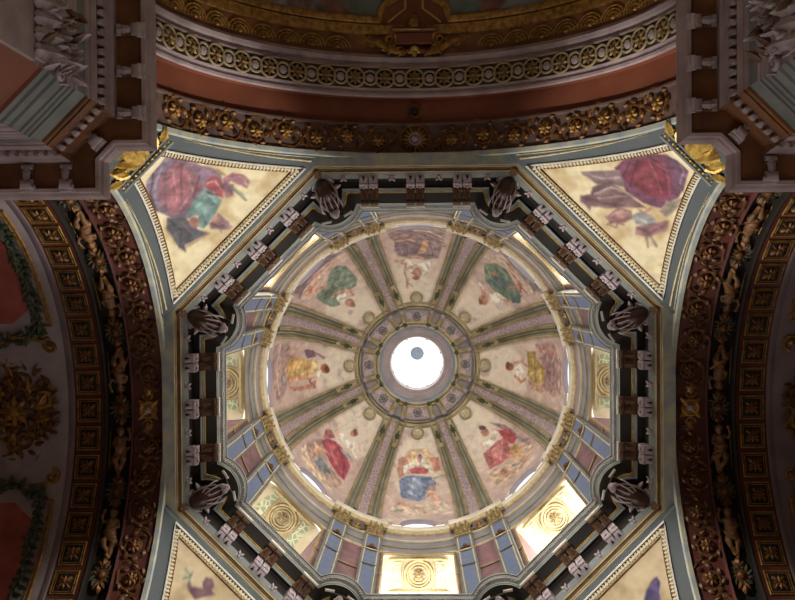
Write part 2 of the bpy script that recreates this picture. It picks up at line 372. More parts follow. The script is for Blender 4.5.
for prof, m, lab in (
    ([(7.79, 36.8), (7.72, 36.84), (7.68, 36.9), (7.7, 36.98)], M_GILTCREAM, 'cream gilt line over the drum windows'),
    ([(7.7, 36.98), (7.66, 37.3), (7.62, 37.34)], M_DRUM, 'blue grey lowest fascia of the drum entablature'),
    ([(7.62, 37.34), (7.58, 37.34), (7.56, 37.42), (7.6, 37.46)], M_TAN, 'tan fillet of the drum entablature'),
    ([(7.6, 37.46), (7.56, 37.95), (7.52, 37.98)], M_DRUM, 'blue grey frieze of the drum entablature'),
    ([(7.52, 37.98), (7.46, 38.0), (7.44, 38.1), (7.46, 38.14)], M_CREAM, 'cream moulding of the drum entablature'),
    ([(7.46, 38.14), (7.42, 38.5), (7.36, 38.55)], M_LAV, 'lavender band with small leaves on the drum entablature'),
    ([(7.36, 38.55), (7.3, 38.56), (7.29, 38.66), (7.26, 38.7), (7.25, 38.82), (7.23, 38.86)], M_GILTCREAM, 'cream gilt bed moulding under the dome cornice'),
    ([(7.23, 38.86), (7.2, 38.9), (7.19, 39.0), (7.17, 39.06), (7.13, 39.08), (7.12, 39.16), (7.3, 39.2)], M_WHITE, 'white lip of the dome cornice')):
    ring(prof, m, lab, drum_r, DTH)
# dome shell and its rings
rows = []
def B(b): return b * D2R
BT = math.acos(3.28 / 7.12)
prof = [((R0 + .06) * math.cos(t), ZC + (R0 + .06) * math.sin(t)) for t in [i * math.radians(72.5) / 30 for i in range(31)]]
mb = MB()
for i in range(144):
    a, a2 = i * 2.5, i * 2.5 + 2.5; near = abs(((a + 1.25 + 22.5) % 45) - 22.5) < 8.8
    for j in range(30):
        if not (near and prof[j][1] < 40.0): mb.add([(r * math.cos(t * D2R), r * math.sin(t * D2R), z) for t, (r, z) in ((a, prof[j]), (a2, prof[j]), (a2, prof[j + 1]), (a, prof[j + 1]))], [[0, 1, 2, 3]])
struct(mb.build('ceiling_dome', M_LAV), 'lavender plaster shell of the dome behind ribs and frescoes', 'ceiling')
def sph_ring(b, w, h, m, lab):
    n = 8; prof = []
    for i in range(n + 1):
        t = i / n; bb = b + (t - .5) * w / R0; hh = h * math.sin(math.pi * t) ** .6; prof.append(((R0 - hh) * math.cos(bb), ZC + (R0 - hh) * math.sin(bb)))
    return ring(prof, m, lab, None, CIRC)
sph_ring(BT - .01, .26, .16, M_RIBTAN, 'ochre outer moulded ring around the dome crown')
sph_ring(BT + .035, .12, .2, M_DRUM, 'thin grey ring inside the outer crown ring')
sph_ring(math.acos(2.36 / 7.12), .12, .12, M_GILTCREAM, 'cream gilt inner ring of the dome crown')
sph_ring(math.acos(2.22 / 7.12), .16, .2, M_RIBTAN, 'ochre innermost ring of the dome crown')
ring([(2.2, 45.82), (2.12, 45.86), (2.08, 45.98), (1.96, 46.02), (1.92, 46.12)], M_DRUM, 'grey lower collar of the lantern opening', None, CIRC)
ring([(1.92, 46.12), (1.72, 46.2), (1.7, 46.3), (1.58, 46.34), (1.5, 46.36), (1.46, 46.5), (1.46, 46.9)], M_LAV, 'lavender upper collar of the lantern opening', None, CIRC)
# lantern: eight glowing panes, bars, cap
lt = empty('window_9', Matrix.Translation((0, 0, 46.9))); struct(lt, 'glazed lantern blazing with daylight at the dome crown', 'window')
for k in range(8):
    a0, a1 = alpha(k) - 20, alpha(k) + 20; mb = MB()
    mb.grid([[(1.5 * math.cos(a * D2R), 1.5 * math.sin(a * D2R), z) for z in (.1, 6.2)] for a in [a0 + (a1 - a0) * i / 6 for i in range(7)]])
    mb.build('pane', glow('lantern daylight', 'fbfdff', LANTERN_GLOW), lt)
    mb = MB(); mb.box((1.46 * math.cos((a1 + 2.5) * D2R), 1.46 * math.sin((a1 + 2.5) * D2R), 3.1), (.16, .16, 6.3)); mb.build('mullion', M_WHITE, lt)
mb = MB(); mb.lathe([(1.52, 0), (1.42, .02), (1.42, .14), (1.52, .16)], 48); mb.build('sill_ring', M_WHITE, lt)
mb = MB(); mb.lathe([(1.55, 6.1), (1.4, 6.2), (1.35, 6.5), (1.1, 7.0), (.6, 7.35), (.02, 7.45)], 48); mb.build('cap', M_WHITE, lt)
mb = MB(); mb.lathe([(.01, 6.75), (.12, 6.72), (.16, 6.8), (.3, 6.85), (.4, 6.95), (.42, 7.05), (.3, 7.1), (.02, 7.4)], 32); mb.build('boss', mat('blue grey iron', '4a5260', '3c4450'), lt)
PAINT = {
0: [
('P', (184, 154, 146), 7, (-153, 415, 162, 413, 139, 125, 70, 50, -92, 76, -134, 151)),
('P', (154, 130, 136), 15, (-139, 232, 16, 278, 136, 235, 127, 62, 116, -55, 34, -80, -94, -41, -109, 81)),
('P', (141, 117, 128), 9, (-109, 100, -2, 102, 34, 29, 15, -36, -67, -46, -107, 9)),
('S', (200, 142, 124), 22, (-103, 151, -63, 174, -2, 133)),
('S', (216, 168, 144), 17, (-7, 92, -29, 113, -100, 107)),
('P', (220, 174, 128), 9, (33, 113, 56, 105, 65, 49, 43, -20, 6, -36, 25, 29)),
('S', (208, 160, 144), 19, (-77, -81, -3, -51, 34, -66)),
('P', (230, 222, 214), 6, (-67, -61, -22, -87, -4, -162, -13, -211, -32, -161)),
('P', (228, 220, 210), 7, (6, -109, 75, -84, 71, -132, 24, -199, 24, -217, -9, -217)),
('S', (202, 160, 120), 21, (-109, -75, -77, -103)),
('S', (184, 136, 120), 10, (-59, -105, -50, -277)),
('S', (184, 136, 120), 6, (-53, -238, -25, -268)),
('S', (192, 144, 128), 5, (-40, -215, -52, -243)),
('P', (192, 140, 122), 3, (28, -180, 23, -205, 11, -220, -4, -220, -16, -205, -21, -180, -16, -155, -3, -139, 11, -139, 24, -155)),
('P', (138, 102, 86), 3, (19, -211, 15, -219, 4, -225, -9, -224, -19, -219, -23, -210, -19, -202, -8, -197, 4, -197, 15, -203)),
('S', (203, 176, 160), 16, (-50, -146, -8, -122, 25, -136)),
('S', (168, 144, 136), 17, (42, 192, 104, 146, 141, 67)),
('S', (224, 200, 186), 15, (-2, 245, 67, 223, 121, 163)),
('S', (120, 101, 110), 4, (-56, 87, -39, -19)),
('S', (120, 101, 110), 4, (-11, 83, -3, -21)),
('S', (176, 148, 156), 4, (-83, 74, -67, -31)),
('S', (110, 90, 100), 4, (69, 87, 89, -45)),
('S', (180, 156, 160), 6, (91, 121, 111, -10))],
7: [
('P', (138, 112, 120), 26, (-138, 303, -62, 356, 49, 343, 119, 324, 156, 227, 87, 214, -9, 252, -113, 199, -143, 170)),
('P', (205, 176, 162), 11, (-126, 176, -62, 183, 19, 219, 87, 214, 122, 155, 45, 115, -37, 104, -114, 75, -141, 131)),
('P', (125, 144, 128), 11, (51, 127, 99, 124, 129, 64, 121, -8, 113, -90, 83, -125, 26, -122, -22, -81, -48, -143, -87, -102, -104, -31, -103, 46, -59, 58, -14, 48)),
('P', (102, 120, 108), 7, (-49, 12, 0, 8, 4, -29, -65, -60, -84, -21)),
('S', (150, 168, 150), 7, (65, 94, 13, 38, -37, 30)),
('S', (95, 112, 104), 5, (111, 29, 64, -35, -2, -38)),
('S', (147, 166, 164), 10, (100, 84, 87, 29, 49, -9)),
('S', (160, 172, 152), 6, (96, -66, 61, -104, 17, -90)),
('S', (208, 152, 124), 17, (-44, -56, 1, -73, 40, -125, 39, -160)),
('P', (236, 230, 218), 5, (-36, -84, 13, -110, 2, -153, -29, -156, -43, -108)),
('S', (202, 160, 136), 12, (34, -81, 24, -110)),
('P', (196, 140, 124), 3, (9, -210, -4, -217, -20, -211, -31, -196, -34, -176, -27, -159, -14, -152, 2, -158, 13, -173, 16, -193)),
('P', (138, 96, 80), 3, (4, -222, -4, -225, -13, -221, -20, -212, -23, -200, -19, -190, -11, -186, -2, -190, 6, -200, 8, -212)),
('P', (214, 168, 144), 7, (-120, 154, -78, 187, -50, 100, -9, 75, -22, 32, -60, 48, -105, 89)),
('S', (216, 154, 134), 21, (119, 161, 61, 173, -8, 204, -58, 204)),
('S', (200, 142, 124), 15, (-47, 240, 9, 219, -41, 147)),
('P', (201, 128, 112), 4, (-73, 122, -83, 113, -92, 118, -97, 134, -96, 156, -89, 177, -80, 186, -71, 181, -66, 164, -66, 141)),
('S', (128, 104, 120), 15, (-123, 203, -70, 214, -33, 222)),
('S', (230, 204, 192), 9, (97, 188, -6, 163))],
1: [
('P', (200, 176, 160), 13, (-157, 112, -120, 264, -13, 285, 146, 271, 132, 157, 56, 126, -47, 165)),
('P', (140, 128, 128), 24, (-129, 300, -34, 367, 101, 365, 143, 340, 121, 223, 13, 216)),
('P', (111, 134, 114), 8, (-137, 65, -94, 137, -41, 151, 20, 112, 91, 87, 126, 52, 110, -28, 57, -53, -8, -73, -59, -60, -110, -7)),
('P', (93, 116, 120), 6, (-63, -29, -37, 60, 16, 79, 38, -10, -4, -47)),
('S', (138, 160, 140), 7, (-117, 44, -66, -15, 5, -11)),
('S', (143, 164, 148), 8, (-66, 119, -11, 90, 77, 52)),
('S', (79, 100, 88), 5, (-64, 74, -44, -18)),
('S', (200, 112, 92), 18, (-81, 21, -52, 41)),
('S', (196, 126, 106), 30, (-56, 223, 0, 173, 54, 151, 85, 96)),
('S', (207, 140, 118), 14, (37, 43, 61, 127)),
('S', (184, 112, 96), 13, (66, 128, 128, 143)),
('P', (238, 230, 220), 5, (-4, -110, 16, -68, 76, -47, 78, -81, 29, -152)),
('S', (216, 168, 148), 23, (-57, -118, -11, -145)),
('S', (216, 164, 140), 14, (-40, -104, 7, -94)),
('S', (232, 220, 210), 14, (-77, -104, -54, -115)),
('P', (192, 128, 104), 3, (20, -152, 28, -171, 26, -191, 16, -205, 0, -209, -14, -199, -22, -181, -21, -161, -10, -146, 5, -143)),
('P', (154, 100, 80), 3, (4, -187, 11, -198, 12, -208, 7, -215, -1, -214, -11, -206, -17, -195, -18, -184, -13, -178, -5, -179)),
('S', (208, 144, 128), 9, (69, -69, 99, -30)),
('P', (90, 122, 118), 7, (75, 3, 112, 91, 133, 24, 110, -28)),
('S', (220, 203, 184), 9, (-81, 199, 85, 156, 138, 146))],
6: [
('P', (176, 144, 144), 18, (146, 283, 152, 102, 39, 35, -96, 126, -140, 195, -115, 251)),
('P', (207, 163, 95), 10, (53, 99, 76, 38, 46, -57, 36, -128, -12, -146, -34, -76, -36, 6, -47, 84, 10, 114)),
('P', (224, 184, 114), 7, (49, 51, 43, -37, -31, -36, -22, 66)),
('P', (230, 201, 140), 6, (39, -96, 26, -140, -20, -134, -26, -90)),
('S', (168, 120, 76), 5, (55, 7, -34, 36)),
('S', (176, 133, 80), 5, (41, -57, -33, -63)),
('P', (124, 90, 112), 5, (103, -37, 99, -103, 60, -126, 55, -56)),
('S', (138, 102, 124), 9, (84, -111, 51, -186, 47, -175)),
('S', (208, 152, 128), 19, (119, 69, 66, 37)),
('P', (200, 168, 160), 5, (103, -30, 94, -26, 88, -13, 90, 5, 97, 21, 107, 28, 116, 24, 121, 10, 120, -8, 113, -23)),
('P', (184, 104, 76), 3, (-10, -216, -27, -210, -36, -195, -34, -177, -23, -162, -6, -157, 10, -163, 19, -178, 18, -196, 7, -211)),
('P', (110, 64, 48), 3, (-13, -218, -26, -214, -34, -205, -33, -194, -24, -185, -11, -182, 2, -186, 10, -195, 9, -206, 0, -215)),
('S', (216, 156, 124), 17, (-49, -138, -53, -75, -41, 7, -46, 92)),
('P', (232, 220, 204), 4, (-20, -128, -13, -164, -51, -162, -67, -130)),
('P', (192, 128, 104), 6, (-72, 104, -84, -17, -66, -124, -102, -107, -105, 46)),
('S', (141, 92, 112), 11, (-62, -74, -93, -108)),
('S', (208, 160, 140), 14, (-34, 209, 82, 120, 25, 187)),
('S', (122, 144, 128), 19, (-4, 159, -49, 153)),
('S', (208, 156, 136), 13, (47, 133, -63, 258)),
('S', (220, 192, 176), 9, (140, 189, 18, 207, -96, 201)),
('S', (168, 124, 112), 10, (17, 97, -65, 86))],
2: [
('P', (176, 138, 136), 12, (-127, 9, -147, 160, -63, 238, 112, 248, 124, 149, 89, 56, -29, 91)),
('P', (184, 152, 76), 10, (-82, -69, -92, 2, -51, 6, -4, 70, 64, 73, 83, -1, 42, -66)),
('P', (203, 176, 104), 7, (0, -59, 1, 40, 56, 42, 52, -48)),
('S', (141, 108, 60), 6, (-80, -9, 48, -5)),
('S', (220, 196, 136), 4, (-66, -37, -8, -24)),
('P', (160, 124, 128), 8, (-58, 25, -76, 118, -13, 180, 67, 160, 40, 91)),
('S', (207, 144, 128), 15, (-110, 15, -86, 99, -86, 178)),
('S', (200, 136, 120), 13, (-132, 88, -89, 143)),
('P', (168, 100, 72), 4, (1, -160, 15, -165, 24, -178, 25, -195, 17, -208, 4, -213, -10, -208, -19, -194, -20, -178, -12, -165)),
('P', (110, 68, 52), 4, (-4, -184, 8, -187, 15, -194, 16, -203, 9, -210, -2, -212, -14, -210, -21, -202, -22, -193, -15, -186)),
('P', (237, 228, 218), 4, (6, -154, -20, -115, 66, -73, 85, -87, 48, -145)),
('S', (200, 132, 104), 14, (48, -153, 75, -112, 60, -76)),
('S', (208, 148, 124), 12, (-17, -161, -32, -107, -11, -75)),
('S', (202, 160, 144), 13, (106, 2, 110, 123)),
('S', (110, 90, 110), 8, (6, 90, 9, 122)),
('S', (216, 184, 168), 12, (-139, 206, -17, 218, 105, 218)),
('P', (192, 148, 120), 9, (70, -55, 76, 74, 119, 42, 103, -34))],
5: [
('P', (184, 152, 144), 15, (152, 221, 147, 88, 100, -10, -64, 41, -126, 147, -107, 232, 21, 240)),
('P', (216, 188, 164), 11, (152, 206, 145, 130, 53, 199, -58, 201, -115, 220, -91, 259, 31, 289)),
('P', (176, 72, 90), 9, (93, 0, 77, -43, 31, -66, -13, -67, -60, -49, -100, -3, -127, 104, -81, 101, -12, 71)),
('P', (200, 96, 108), 6, (63, -24, 22, -42, -37, 17, -17, 43)),
('S', (141, 52, 72), 6, (10, -57, -61, -13, -107, 88)),
('S', (208, 124, 128), 5, (41, -15, -77, 65)),
('P', (168, 92, 100), 6, (113, -68, 89, -101, 49, -80, 93, -21)),
('P', (236, 226, 220), 5, (51, -113, 35, -142, -9, -133, -44, -154, -68, -120, -37, -95, 19, -100)),
('S', (230, 220, 216), 12, (-53, -112, -94, -87)),
('P', (192, 124, 108), 3, (-24, -205, -28, -193, -25, -178, -15, -168, -2, -165, 8, -171, 13, -184, 9, -198, -1, -208, -13, -211)),
('P', (126, 84, 72), 3, (-21, -209, -27, -197, -26, -187, -20, -180, -11, -181, -2, -188, 4, -200, 4, -210, -2, -216, -12, -216)),
('S', (216, 200, 192), 4, (78, -136, 23, -288)),
('S', (212, 156, 136), 9, (73, -139, 70, -107, 36, -114)),
('P', (124, 136, 144), 9, (52, 172, 44, 102, -16, 107, -73, 156, -25, 184)),
('P', (147, 157, 164), 5, (-8, -52, -50, -74, -86, -61, -59, -39)),
('P', (208, 156, 128), 6, (105, 103, 84, 37, 47, 22, 42, 55, 76, 99, 75, 142)),
('S', (208, 160, 140), 13, (-37, 165, -119, 146)),
('S', (224, 192, 172), 7, (96, 66, 29, 27, 8, 37))],
4: [
('P', (214, 180, 140), 13, (95, -176, 42, -249, -48, -248, -109, -174, -115, -89, 94, -93)),
('P', (228, 200, 156), 9, (33, -240, -48, -239, -64, -159, 33, -171)),
('P', (196, 140, 124), 9, (104, -175, 60, -209, 51, -107, 94, -59, 112, -112)),
('P', (192, 128, 112), 8, (-65, -199, -109, -194, -120, -110, -89, -103)),
('P', (203, 184, 168), 12, (148, 184, 75, 98, -9, 135, -93, 101, -151, 127, -156, 203, -90, 217, 32, 226, 114, 222)),
('P', (116, 134, 176), 6, (98, -47, 59, -85, -71, -72, -96, -24, -78, 34, -52, 70, -1, 107, 84, 79, 93, 11)),
('P', (138, 156, 192), 5, (51, -63, -10, -65, -35, 43, 8, 67, 54, 44)),
('S', (108, 118, 144), 5, (77, -61, 67, 71)),
('S', (114, 124, 148), 5, (-54, -51, -26, 55)),
('S', (180, 188, 198), 5, (24, -65, 33, 55)),
('P', (226, 220, 216), 5, (77, -142, 24, -171, -2, -161, -47, -165, -90, -119, -85, -93, -37, -119, 33, -124, 72, -95)),
('P', (200, 92, 100), 4, (46, -124, -11, -146, -59, -117, -50, -91, 33, -92)),
('S', (224, 176, 152), 8, (11, -135, -33, -142)),
('P', (232, 226, 222), 4, (11, -192, 2, -226, -25, -225, -51, -170, -38, -155, 7, -156)),
('P', (192, 132, 112), 2, (-24, -191, -21, -177, -14, -169, -5, -169, 2, -178, 5, -192, 2, -206, -5, -214, -14, -214, -21, -205)),
('P', (126, 90, 80), 2, (-20, -211, -18, -208, -13, -206, -6, -206, -1, -208, 1, -211, -1, -215, -6, -217, -13, -217, -18, -214)),
('S', (220, 228, 224), 4, (-76, -72, -80, -49, -132, -86)),
('S', (140, 156, 140), 10, (-88, -59, -124, -76)),
('S', (220, 164, 132), 27, (-61, 39, -94, 81)),
('P', (200, 140, 112), 2, (-83, 8, -79, 19, -70, 25, -60, 24, -52, 16, -48, 4, -52, -7, -61, -13, -71, -12, -80, -4)),
('S', (220, 168, 140), 8, (-82, 29, -106, -16)),
('S', (208, 156, 128), 12, (-94, 88, -84, 148)),
('S', (220, 164, 132), 11, (-52, 38, -39, 69)),
('S', (220, 172, 148), 27, (83, 140, 33, 150)),
('S', (220, 172, 148), 15, (33, 150, -17, 186, -41, 235)),
('P', (192, 140, 116), 2, (86, 127, 89, 136, 95, 143, 103, 144, 110, 140, 113, 131, 110, 122, 104, 115, 96, 114, 89, 118)),
('S', (220, 172, 148), 10, (75, 125, 41, 102)),
('S', (147, 160, 144), 15, (131, 210, 82, 184)),
('S', (220, 212, 204), 7, (111, -22, 97, 36))],
3: [
('P', (200, 172, 148), 13, (126, 173, 73, 232, -70, 190, -146, 167, -131, 112, -38, 110, 95, 47, 135, 77)),
('P', (154, 128, 128), 11, (-62, -197, -117, -110, -128, 21, -166, 110, -124, 123, -96, -85)),
('P', (192, 106, 110), 8, (78, -84, 30, -82, -29, -82, -67, -50, -48, 20, -11, 68, 44, 52, 100, 31, 95, -12)),
('P', (216, 136, 138), 6, (52, -71, -26, -58, -11, 8, 63, -10)),
('S', (160, 76, 86), 5, (37, -72, 76, 12)),
('S', (224, 160, 156), 5, (-38, -52, 31, 30)),
('P', (184, 74, 84), 7, (-65, -126, -111, -83, -117, 3, -77, 23, -52, -51)),
('P', (196, 148, 100), 8, (-44, 15, -81, 18, -94, 93, -60, 124, -15, 74)),
('S', (176, 128, 80), 8, (-87, 80, -145, 116)),
('P', (224, 212, 196), 5, (29, -133, -56, -154, -61, -131, -32, -96, 34, -87)),
('P', (216, 208, 200), 5, (52, -141, 3, -138, 23, -92, 65, -104)),
('S', (236, 228, 216), 5, (-60, -158, -39, -105, 41, -86)),
('P', (192, 132, 114), 3, (-21, -159, -9, -151, 5, -153, 15, -164, 17, -179, 11, -194, -2, -201, -15, -200, -25, -189, -27, -173)),
('P', (110, 84, 72), 3, (-25, -191, -17, -188, -7, -192, 2, -202, 6, -213, 3, -222, -4, -224, -15, -220, -23, -211, -27, -200)),
('S', (216, 168, 148), 11, (52, -141, 58, -114)),
('S', (208, 156, 132), 15, (76, 113, 50, 173, -6, 171)),
('P', (176, 112, 96), 3, (40, 139, 47, 144, 57, 139, 65, 126, 70, 111, 68, 98, 61, 93, 51, 98, 42, 110, 38, 126)),
('S', (124, 140, 128), 14, (3, 133, -26, 159)),
('S', (204, 124, 108), 16, (-22, 198, -91, 180)),
('S', (184, 160, 144), 11, (87, 57, 28, 74))],
'TL': [
('P', (124, 106, 128), 9, (43, 29, -44, 17, -81, 62, -91, 165, -121, 248, -101, 286, -43, 270, 7, 299, 55, 298, 90, 244, 101, 142, 78, 73)),
('P', (140, 90, 100), 8, (14, 70, -59, 62, -68, 164, -48, 243, 33, 261, 83, 236, 71, 156)),
('P', (160, 96, 108), 7, (6, 108, -56, 100, -51, 172, 13, 238, 63, 212)),
('S', (106, 80, 104), 4, (-2, 80, 73, 195)),
('S', (106, 68, 88), 4, (-62, 91, 37, 237)),
('S', (184, 124, 128), 3, (-29, 90, 33, 205)),
('P', (140, 108, 132), 7, (-76, 52, -95, 191, -109, 248, -79, 255, -65, 215, -70, 146)),
('P', (156, 72, 80), 5, (-51, 239, -98, 240, -100, 301, -62, 328, -52, 300)),
('P', (109, 143, 140), 6, (56, 280, 3, 254, -43, 256, -62, 289, -53, 332, -12, 354, 55, 360, 59, 340, 32, 313)),
('S', (140, 176, 168), 6, (18, 284, -36, 278, -46, 307)),
('S', (78, 108, 112), 4, (14, 306, 37, 354)),
('S', (164, 192, 180), 3, (-40, 274, -36, 325)),
('P', (88, 86, 94), 5, (100, 228, 62, 280, 66, 347, 55, 382, 134, 352, 154, 371, 152, 328, 130, 255)),
('S', (154, 108, 84), 3, (136, 360, 57, 383)),
('S', (72, 70, 80), 4, (104, 260, 139, 346)),
('P', (160, 106, 100), 2, (47, 333, 57, 339, 68, 338, 75, 329, 74, 317, 68, 305, 57, 299, 46, 300, 40, 309, 40, 322)),
('P', (140, 106, 116), 4, (31, 360, -17, 361, -14, 397, -12, 419, 15, 411, 39, 379)),
('S', (138, 96, 112), 3, (4, 357, -14, 403, 16, 391, 27, 411)),
('P', (154, 100, 112), 4, (-107, 279, -145, 291, -162, 326, -160, 360, -138, 369, -131, 346, -118, 308, -87, 315)),
('S', (168, 116, 128), 7, (-118, 294, -144, 319, -147, 352)),
('P', (140, 92, 108), 4, (-95, 293, -117, 322, -91, 349, -68, 335)),
('S', (111, 132, 128), 5, (-105, 322, -106, 359, -105, 394)),
('S', (127, 140, 132), 3, (-107, 332, -114, 375)),
('S', (184, 148, 104), 10, (-116, 240, -119, 279)),
('S', (78, 60, 80), 5, (10, 30, 69, 92, 96, 173)),
('S', (176, 128, 136), 5, (-46, 164, -14, 226, 48, 237)),
('S', (92, 60, 76), 5, (-66, 198, -4, 246)),
('S', (156, 136, 160), 6, (-25, 36, 34, 74, 78, 143)),
('S', (200, 148, 144), 4, (-62, 247, -85, 263, -82, 301)),
('S', (108, 48, 56), 4, (-43, 270, -58, 307)),
('S', (62, 60, 70), 5, (102, 244, 109, 305, 151, 345)),
('S', (116, 112, 122), 4, (86, 279, 90, 346)),
('P', (176, 124, 112), 2, (-4, 380, 3, 383, 11, 381, 16, 375, 17, 367, 14, 360, 6, 356, -1, 358, -7, 365, -8, 373)),
('S', (106, 74, 80), 3, (24, 371, 17, 392, -1, 398)),
('S', (200, 164, 156), 3, (-147, 316, -155, 340, -143, 361))],
'TR': [
('P', (116, 64, 90), 8, (-114, 250, -109, 165, -88, 99, -43, 34, -6, 25, 31, 15, 59, 74, 78, 147, 75, 230, 27, 268, -30, 282)),
('P', (124, 48, 64), 6, (-74, 243, -85, 153, -45, 81, 23, 101, 59, 181, 13, 237)),
('P', (140, 60, 72), 5, (-58, 220, -62, 153, -14, 128, 10, 205)),
('P', (108, 76, 104), 7, (-43, 34, -12, 15, 33, 11, 74, 111, 40, 111, 2, 54)),
('S', (90, 36, 64), 4, (-85, 153, -38, 259)),
('S', (160, 88, 100), 3, (-53, 118, 36, 180)),
('P', (128, 104, 108), 4, (-175, 349, -146, 309, -97, 243, -48, 274, -82, 302, -110, 336, -166, 352)),
('P', (122, 90, 94), 4, (-115, 356, -94, 302, -19, 282, 45, 275, -19, 357, -73, 406, -67, 417, -106, 420, -122, 406, -102, 380)),
('S', (176, 164, 156), 3, (-96, 368, -76, 310, -13, 274)),
('S', (168, 156, 152), 3, (-78, 369, -21, 293)),
('S', (92, 64, 72), 3, (-107, 398, -26, 350)),
('P', (154, 106, 108), 3, (-16, 393, -14, 350, 20, 324, 45, 338, 36, 376, 11, 402)),
('S', (124, 80, 88), 2, (-19, 396, 8, 399, 3, 410, 34, 401, 24, 389, 42, 376)),
('P', (176, 124, 116), 2, (23, 343, 27, 353, 26, 364, 18, 372, 8, 375, -1, 371, -6, 361, -4, 350, 3, 342, 14, 339)),
('P', (144, 144, 142), 4, (36, 335, 41, 297, 75, 283, 108, 287, 96, 319, 64, 345)),
('S', (184, 180, 176), 4, (44, 325, 81, 315)),
('S', (176, 108, 112), 5, (33, 300, 53, 297, 55, 260)),
('P', (150, 104, 108), 4, (70, 351, 105, 291, 123, 246, 145, 284, 123, 346, 90, 370)),
('P', (154, 136, 120), 5, (77, 246, 65, 189, 87, 129, 106, 198, 112, 246)),
('S', (124, 108, 96), 3, (100, 246, 84, 156)),
('S', (80, 40, 60), 5, (-94, 187, -76, 247, -29, 255)),
('S', (148, 80, 96), 5, (-59, 109, -6, 91, 50, 155)),
('S', (156, 124, 144), 5, (-9, 20, 24, 30, 49, 92)),
('S', (184, 148, 156), 4, (-163, 342, -111, 309, -81, 262)),
('S', (90, 64, 72), 4, (-110, 406, -66, 381, -29, 347)),
('S', (192, 160, 156), 3, (-8, 384, -2, 351, 21, 338)),
('S', (108, 76, 84), 4, (79, 348, 118, 329, 130, 280)),
('S', (122, 112, 104), 5, (118, 352, 150, 371)),
('S', (122, 112, 104), 5, (128, 339, 166, 352))],
'BL': [
('P', (110, 76, 88), 2, (111, 390, 111, 408, 95, 416, 77, 408, 74, 394, 53, 390, 93, 339, 119, 343, 139, 348, 147, 366, 126, 360, 98, 378)),
('P', (124, 88, 98), 2, (109, 397, 97, 409, 84, 403, 93, 388)),
('S', (122, 140, 128), 4, (144, 358, 159, 381, 185, 386)),
('S', (140, 156, 144), 3, (151, 370, 172, 370)),
('S', (108, 128, 116), 3, (157, 374, 161, 392)),
('S', (140, 156, 144), 3, (169, 381, 189, 380)),
('S', (108, 128, 116), 3, (160, 371, 168, 360))],
'BR': [
('P', (78, 63, 114), 2, (112, 355, 164, 367, 173, 366, 170, 348, 144, 326, 116, 277, 65, 325)),
('P', (92, 76, 128), 2, (129, 355, 164, 358, 143, 333)),
('S', (124, 112, 160), 2, (140, 355, 161, 355))],
}
